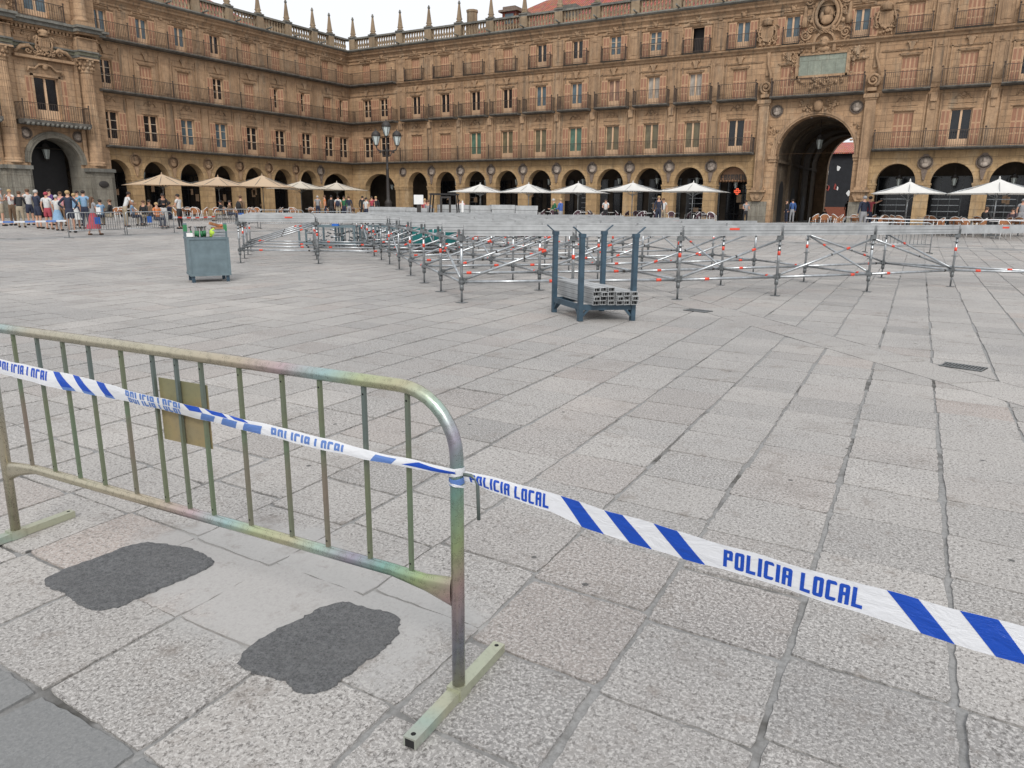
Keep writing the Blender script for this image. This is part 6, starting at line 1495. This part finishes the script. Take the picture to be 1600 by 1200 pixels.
def skin_obj(name, verts, edges, radii, mat, parent, root=0, sub=1):
    me = bpy.data.meshes.new(name); b = bmesh.new(); L = b.verts.layers.skin.verify(); vs = []
    for v, r in zip(verts, radii):
        w = b.verts.new(v); w[L].radius = (r, r) if not hasattr(r, '__len__') else r; vs.append(w)
    vs[root][L].use_root = True
    for i, j in edges: b.edges.new((vs[i], vs[j]))
    b.to_mesh(me); b.free(); me.materials.append(mat)
    o = bpy.data.objects.new(name, me); md = o.modifiers.new('skin', 'SKIN'); md.use_smooth_shade = True
    if sub: s_ = o.modifiers.new('sub', 'SUBSURF'); s_.levels = sub; s_.render_levels = sub
    return link(o, parent)
def person(px, depth, face, label, h=1.72, top=WH, bottom='trousers', bcol=KH, hair='dark', arms='down', pose='stand', skin=0, longhair=False, pack=None, sleeve=True, at=None, fat=1.0, lean=0.0):
    P = ground_at(px, depth) if at is None else Vector((at[0], at[1], gz(at[0], at[1])))
    k = h/1.72; t = empty('person', P, face); t.scale = (k, k, k)
    sit = pose == 'sit'; hz = 0.50 if sit else 0.93; dz = hz-0.93; F = fat
    ly = lean
    J = {'pel': (0, 0, hz), 'waist': (0, 0.02+ly*0.3, hz+0.17), 'chest': (0, 0.02+ly*0.7, hz+0.36), 'neck': (0, 0.02+ly, hz+0.53), 'nk2': (0, 0.03+ly*1.1, hz+0.60), 'head': (0, 0.045+ly*1.25, hz+0.70), 'crown': (0, 0.03+ly*1.3, hz+0.775)}
    S_ = {}
    for s_, n in ((-1, 'l'), (1, 'r')):
        S_['sh'+n] = (s_*0.175*F, 0.01+ly*0.95, hz+0.50)
        if arms == 'down' or (arms == 'point' and n == 'l'): el, wr, hd = (s_*0.235*F, -0.02+ly*0.7, hz+0.22), (s_*0.235*F, 0.05+ly*0.4, hz-0.03), (s_*0.23*F, 0.07+ly*0.4, hz-0.12)
        elif arms == 'fold': el, wr, hd = (s_*0.24*F, 0.03, hz+0.22), (s_*0.02, 0.20, hz+0.27), (-s_*0.07, 0.19, hz+0.29)
        elif arms == 'hip': el, wr, hd = (s_*0.36*F, -0.06, hz+0.26), (s_*0.2*F, 0.03, hz+0.07), (s_*0.15*F, 0.05, hz+0.04)
        elif arms == 'front': el, wr, hd = (s_*0.22*F, 0.08+ly, hz+0.22), (s_*0.15, 0.30+ly, hz+0.20), (s_*0.12, 0.38+ly, hz+0.22)
        elif arms == 'face': el, wr, hd = (s_*0.25*F, 0.12, hz+0.30), (s_*0.14, 0.20, hz+0.52), (s_*0.1, 0.16, hz+0.60)
        elif arms == 'point': el, wr, hd = (0.42, 0.08, hz+0.52), (0.66, 0.14, hz+0.60), (0.75, 0.16, hz+0.64)
        S_['el'+n], S_['wr'+n], S_['hd'+n] = el, wr, hd
        if sit: S_['hp'+n], S_['kn'+n], S_['an'+n], S_['to'+n] = (s_*0.09, 0.02, hz-0.02), (s_*0.13, 0.42, hz), (s_*0.12, 0.44, 0.07), (s_*0.12, 0.57, 0.035)
        elif pose == 'walk': S_['hp'+n], S_['kn'+n], S_['an'+n], S_['to'+n] = (s_*0.085, 0, hz-0.05), (s_*0.09, 0.10*s_+0.06, 0.50), (s_*0.09, 0.22*s_-0.02, 0.08), (s_*0.10, 0.22*s_+0.12, 0.04)
        else: S_['hp'+n], S_['kn'+n], S_['an'+n], S_['to'+n] = (s_*0.09, 0, hz-0.05), (s_*0.11, 0.02, 0.50), (s_*0.115, -0.01, 0.08), (s_*0.13, 0.13, 0.035)
    J.update(S_); N = list(J); ix = {n: i for i, n in enumerate(N)}
    R_ = {'pel': (0.135*F, 0.10*F), 'waist': (0.12*F, 0.09*F), 'chest': (0.145*F, 0.10*F), 'neck': 0.06, 'nk2': 0.05, 'head': (0.078, 0.092), 'crown': (0.07, 0.075)}
    for n in 'lr': R_.update({'sh'+n: 0.058, 'el'+n: 0.040, 'wr'+n: 0.028, 'hd'+n: (0.036, 0.020), 'hp'+n: 0.085*F, 'kn'+n: 0.056, 'an'+n: 0.038, 'to'+n: 0.036})
    E_ = [('pel', 'waist'), ('waist', 'chest'), ('chest', 'neck'), ('neck', 'nk2'), ('nk2', 'head'), ('head', 'crown')]
    for n in 'lr': E_ += [('neck', 'sh'+n), ('sh'+n, 'el'+n), ('el'+n, 'wr'+n), ('wr'+n, 'hd'+n), ('pel', 'hp'+n), ('hp'+n, 'kn'+n), ('kn'+n, 'an'+n), ('an'+n, 'to'+n)]
    def part(name, keep, edges, scale, mat, rt, extra=None, sub=1):
        ii = {n: i for i, n in enumerate(keep)}
        rr = []
        for n in keep:
            r = R_[n] if n in R_ else extra[n][1]; 
            rr.append(tuple(x*scale for x in r) if hasattr(r, '__len__') else (r*scale, r*scale))
        return skin_obj(name, [J[n] if n in J else extra[n][0] for n in keep], [(ii[a], ii[b]) for a, b in edges], rr, mat, t, ii[rt], sub)
    body = part('body', N, E_, 1.0, SKIN[skin], 'pel')
    # nose, ears on the head keep a face readable
    m = MB(); hx, hy, hz_ = J['head']; m.ball((hx, hy+0.095, hz_-0.005), 0.016, 0.02, 0.022, 6, 4); m.ball((hx-0.082, hy, hz_), 0.012, 0.02, 0.03, 6, 4); m.ball((hx+0.082, hy, hz_), 0.012, 0.02, 0.03, 6, 4); m.build('nose_and_ears', SKIN[skin], t)
    m = MB()
    for s_ in (-1, 1): m.ball((hx+s_*0.032, hy+0.083, hz_+0.015), 0.012, 0.008, 0.008, 6, 4)
    m.box(hx-0.025, hy+0.083, hz_-0.05, hx+0.025, hy+0.09, hz_-0.043); m.build('eyes_and_mouth', HAIR['dark'], t)
    m = MB(); m.ball((hx, hy-0.018, hz_+0.045), 0.096, 0.108, 0.088, 10, 8)
    if hair in ('redcap', 'cap'): m.lathe([(0.11, 0), (0.105, 0.012)], (hx, hy+0.05, hz_+0.04), 10)
    if longhair: m.ball((hx, hy-0.07, hz_-0.08), 0.10, 0.07, 0.20, 8, 6); m.ball((hx, hy-0.10, hz_-0.25), 0.09, 0.05, 0.2, 8, 6)
    m.build('hair', HAIR[hair], t)
    c1 = cloth(top); keep = ['pel', 'waist', 'chest', 'neck']; ed = [('pel', 'waist'), ('waist', 'chest'), ('chest', 'neck')]; ex_ = {}
    for n in 'lr':
        mid = tuple((a+b)/2 for a, b in zip(J['sh'+n], J['el'+n])); long_ = top in (NV, BK_, GN, BR, PU) or sleeve == 'long'
        if long_: keep += ['sh'+n, 'el'+n, 'wr'+n]; ed += [('neck', 'sh'+n), ('sh'+n, 'el'+n), ('el'+n, 'wr'+n)]
        else: ex_['m'+n] = (mid, 0.05); keep += ['sh'+n, 'm'+n]; ed += [('neck', 'sh'+n), ('sh'+n, 'm'+n)]
    part('top', keep, ed, 1.16, c1, 'pel', ex_)
    c2 = cloth(bcol)
    if bottom in ('skirt', 'dress'):
        m = MB(); n = 20; vs = []; L = [(hz+0.10, 0.125, 0.10), (hz-0.08, 0.19, 0.16), (hz-0.38, 0.23, 0.21), ((0.30 if bottom == 'dress' else 0.45), 0.30, 0.30)]
        for z, rx, ry in L:
            for k_ in range(n): a = 2*pi*k_/n; w = 1+(0.12 if z < hz-0.2 and k_ % 2 else 0); vs.append((rx*w*cos(a), ry*w*sin(a)+(-0.05 if z < 0.5 else 0), z))
        m.add(vs, [(i*n+k_, i*n+(k_+1) % n, (i+1)*n+(k_+1) % n, (i+1)*n+k_) for i in range(3) for k_ in range(n)], 0, True); m.build('skirt', c2, t, fix=False)
    else:
        keep = ['waist', 'pel']; ed = [('waist', 'pel')]; ex_ = {}
        for n in 'lr':
            if bottom == 'shorts':
                a, b = J['hp'+n], J['kn'+n]; ex_['s'+n] = (tuple(x+(y-x)*0.85 for x, y in zip(a, b)), 0.075); keep += ['hp'+n, 's'+n]; ed += [('pel', 'hp'+n), ('hp'+n, 's'+n)]
            else: keep += ['hp'+n, 'kn'+n, 'an'+n]; ed += [('pel', 'hp'+n), ('hp'+n, 'kn'+n), ('kn'+n, 'an'+n)]
        keep = keep; part('trousers' if bottom == 'trousers' else 'shorts', keep, ed, 1.2, c2, 'pel', ex_)
    m = MB()
    for n in 'lr': a = J['an'+n]; b = J['to'+n]; m.ball(((a[0]+b[0])/2, (a[1]+b[1])/2, 0.045), 0.05, 0.13, 0.048, 8, 5)
    m.build('shoes', HAIR['black'] if bcol != RD else HAIR['brown'], t)
    if pack:
        m = MB(); m.ball((0, -0.2, hz+0.28), 0.15, 0.11, 0.22, 10, 7); m.path([(-0.1, -0.12, hz+0.5), (-0.1, 0.08, hz+0.5), (-0.11, 0.13, hz+0.3), (-0.1, -0.08, hz+0.15)], 0.015, 5); m.path([(0.1, -0.12, hz+0.5), (0.1, 0.08, hz+0.5), (0.11, 0.13, hz+0.3), (0.1, -0.08, hz+0.15)], 0.015, 5)
        o_ = m.build('backpack', cloth(pack), t); 
    tag(t, label, 'person'); return t
AW = R0            # facing away from the camera is +y turned by R0; towards it adds pi
def fc(a): return AW+radians(a)
# crowd in front of the pavilion
person(2, 38, fc(90), 'person in a pink top half cut by the left edge of the picture', 1.55, PK, 'trousers', GY, 'brown')
person(43, 37, fc(-60), 'person with folded arms, white tee, khaki shorts and grey cap, leftmost of the standing crowd', 1.74, WH, 'shorts', KH, 'cap', 'fold')
person(59, 38, fc(170), 'balding person in a white tee with a red bag, second from left in the crowd', 1.68, WH, 'trousers', BR, 'blond', 'face', pack=RD)
person(70, 36.3, fc(15), 'person in a black jacket and khaki trousers seen from behind, leaning forward', 1.62, BK_, 'trousers', KH, 'brown', 'front', lean=0.12)
person(85, 38.5, fc(60), 'person in a pale shirt with arms raised behind the navy figure', 1.72, WH, 'shorts', NV, 'brown', 'face')
person(96, 36.3, fc(-20), 'white haired person in navy top and navy shorts in the crowd', 1.72, NV, 'shorts', NV, 'grey', 'front')
person(111, 36.2, fc(0), 'person in grey white tee and red shorts with a red cap, seen from behind', 1.66, WH, 'shorts', RD, 'redcap', 'down', fat=1.12)
person(118, 38.8, fc(150), 'person in purple between the red cap and the white haired figure', 1.72, PU, 'trousers', GY, 'dark', 'front')
person(125, 36.0, fc(0), 'short white haired person in white top and pale blue skirt', 1.58, WH, 'skirt', BL, 'grey', 'front')
person(133, 38.5, fc(180), 'person in a pink top behind the tall navy jacket', 1.62, PK, 'trousers', BR, 'brown', 'down')
person(143, 35.6, fc(5), 'tall person in a long navy jacket and shorts, seen from behind', 1.84, NV, 'shorts', NV, 'blond', 'hip', fat=1.08)
person(152, 37.5, fc(20), 'person in a light blue shirt and white skirt behind the barrier', 1.62, BL, 'skirt', WH, 'blond', 'down')
person(158, 39.2, fc(170), 'person in a teal top partly hidden in the crowd', 1.68, TE, 'trousers', NV, 'dark', 'down')
person(166, 37.6, fc(10), 'dark haired person in light blue shirt and navy trousers', 1.78, BL, 'trousers', NV, 'dark', 'hip')
person(177, 35.2, fc(-25), 'long haired person in a full red skirt walking with white papers', 1.66, GY, 'dress', RD, 'brown', 'front', 'walk', longhair=True)
# paper held
p = ground_at(186, 35.0); m = MB(); m.box(-0.16, 0, 0, 0.16, 0.01, 0.3); o_ = m.build('papers', M['white'], None, (p.x, p.y, p.z+0.95), fc(-30)); tag(o_, 'white papers in the hands of the person in the red skirt', 'papers')
# left terrace
for (px, dp, f_, lab, tp, hr, sk_) in [(190, 40, 60, 'seated person in blue just right of the red skirt', BL, 'dark', 0), (205, 40.5, 100, 'seated person in pale trousers and dark top beside the first parasol post', BK_, 'brown', 0),
        (236, 41, -70, 'seated person in light blue shirt left of the first parasol pole', BL, 'grey', 0), (254, 41.5, 170, 'seated person in black under the first beige parasol', BK_, 'brown', 0), (263, 42.5, 150, 'seated person in brown behind the orange top', BR, 'dark', 1),
        (272, 40.5, -120, 'seated person in an orange top in front of the terrace tables', OR, 'blond', 0), (292, 42, 90, 'seated person in navy between the two standing waiters', NV, 'dark', 1), (368, 50, 90, 'seated dark haired person in black left of the backpacker', BK_, 'dark', 1),
        (380, 50, -90, 'seated person in brown beside the backpacker', BR, 'dark', 0)]:
    person(px, dp, fc(f_), lab, 1.7, tp, 'trousers', NV if tp != BK_ else KH, hr, 'front', 'sit', sk_)
person(225, 40, fc(-40), 'person in white top and khaki trousers bending over a terrace table', 1.72, WH, 'trousers', KH, 'dark', 'front', lean=0.2, skin=1)
person(283, 41, fc(-150), 'person in black top and white trousers standing on the left terrace', 1.72, BK_, 'trousers', WH, 'dark', 'fold', skin=1)
person(306, 41, fc(80), 'waiter in white shirt and black apron standing on the left terrace', 1.76, WH, 'trousers', BK_, 'dark', 'front')
person(397, 44, fc(-15), 'person in brown with a dark backpack standing before the pillars', 1.76, BR, 'trousers', BK_, 'brown', 'down', pack=BK_)
# corner
for (px, dp, f_, lab, tp, bt, hr, pk) in [(511, 60, 10, 'person in grey standing leftmost in the corner archway', GY, NV, 'grey', None), (522, 56, 100, 'person in orange top in front of the corner arches', OR, NV, 'brown', None), (531, 56, 0, 'person all in black in front of the corner arches', BK_, BK_, 'black', None),
        (541, 55, 5, 'person in white tee with a dark blue backpack before the corner arches', WH, KH, 'dark', NV), (550, 60, 170, 'person in dark green standing before the corner pier', GN, NV, 'dark', None), (557, 60, 20, 'person in navy jacket beside the one in dark green', NV, GY, 'brown', None),
        (577, 58, 0, 'dark haired person behind the white shirt left of the street lamp', BK_, BK_, 'dark', None), (582, 52, -40, 'person in a white shirt left of the street lamp foot', WH, NV, 'dark', None), (591, 60, 160, 'person in a red top in the corner archway', RD, NV, 'dark', None), (597, 60, 180, 'person in a black jacket right of the red top', BK_, BK_, 'blond', None),
        (669, 48, 170, 'person in a red top behind the notice stand', RD, BK_, 'blond', None), (674, 46, 160, 'person in grey working beside the lift truck', GY, GY, 'brown', None), (719, 50, 180, 'person in white seated height behind the deck panels', WH, KH, 'dark', None), (724, 51, 150, 'person in a pink top behind the deck panels', PK, NV, 'blond', None)]:
    person(px, dp, fc(f_), lab, 1.7 if px < 700 else 1.5, tp, 'trousers', bt, hr, 'down', 'stand', 0, pack=pk)
p = person(863, 45.5, fc(100), 'person in a dark green jacket leaning beside the blue one', 1.62, GN, 'trousers', BK_, 'grey', 'front', lean=0.12, fat=1.15)
person(870, 45, fc(60), 'person in a bright blue jacket right of the green jacket', 1.66, (0.06, 0.12, 0.36), 'trousers', GY, 'blond', 'front', fat=1.15, sleeve='long')
person(936, 52, fc(170), 'waiter in white shirt under the middle back parasol', 1.6, WH, 'trousers', BK_, 'dark', 'front')
person(1014, 49, fc(175), 'person in a dark suit and white shirt under the fourth back parasol', 1.78, NV, 'trousers', NV, 'blond', 'down')
person(1021, 50, fc(170), 'person in white beside the dark suit', 1.66, WH, 'trousers', KH, 'brown', 'down')
person(1143, 52, fc(180), 'dark haired person in front of the pharmacy', 1.6, GY, 'trousers', BK_, 'dark', 'front', at=None)
person(1204, 58.5, fc(100), 'person in dark clothes at the left jamb of the gateway', 1.72, BK_, 'trousers', NV, 'dark', 'down')
person(1212, 58.5, fc(0), 'person in a blue jacket at the left jamb of the gateway', 1.76, (0.04, 0.09, 0.24), 'trousers', GY, 'dark', 'down', sleeve='long')
person(1260, 66, fc(180), 'small figure in black sitting low in the gateway passage', 1.4, BK_, 'trousers', BK_, 'brown', 'front', 'sit')
person(1293, 76, fc(0), 'dark figure walking out of the far end of the gateway', 1.85, BK_, 'trousers', BK_, 'black', 'down', 'walk')
person(1318, 38.5, fc(10), 'person in a dark blue jacket and grey cap seen from behind before the gateway', 1.75, NV, 'trousers', GY, 'cap', 'down', fat=1.18)
person(1326, 38.8, fc(10), 'person in a red top pointing to the right before the gateway', 1.74, RD, 'trousers', NV, 'dark', 'point', fat=1.05)
person(1499, 41.5, fc(-60), 'seated person in black with grey hair at a right terrace table', 1.7, BK_, 'trousers', BK_, 'brown', 'front', 'sit')
person(1539, 41, fc(130), 'seated dark haired person in dark clothes, second on the right terrace', 1.66, (0.06, 0.04, 0.05), 'trousers', BK_, 'dark', 'front', 'sit', sleeve='long', longhair=True)
person(1551, 44, fc(170), 'person in grey standing behind the right terrace tables', 1.74, GY, 'trousers', GY, 'cap', 'down')
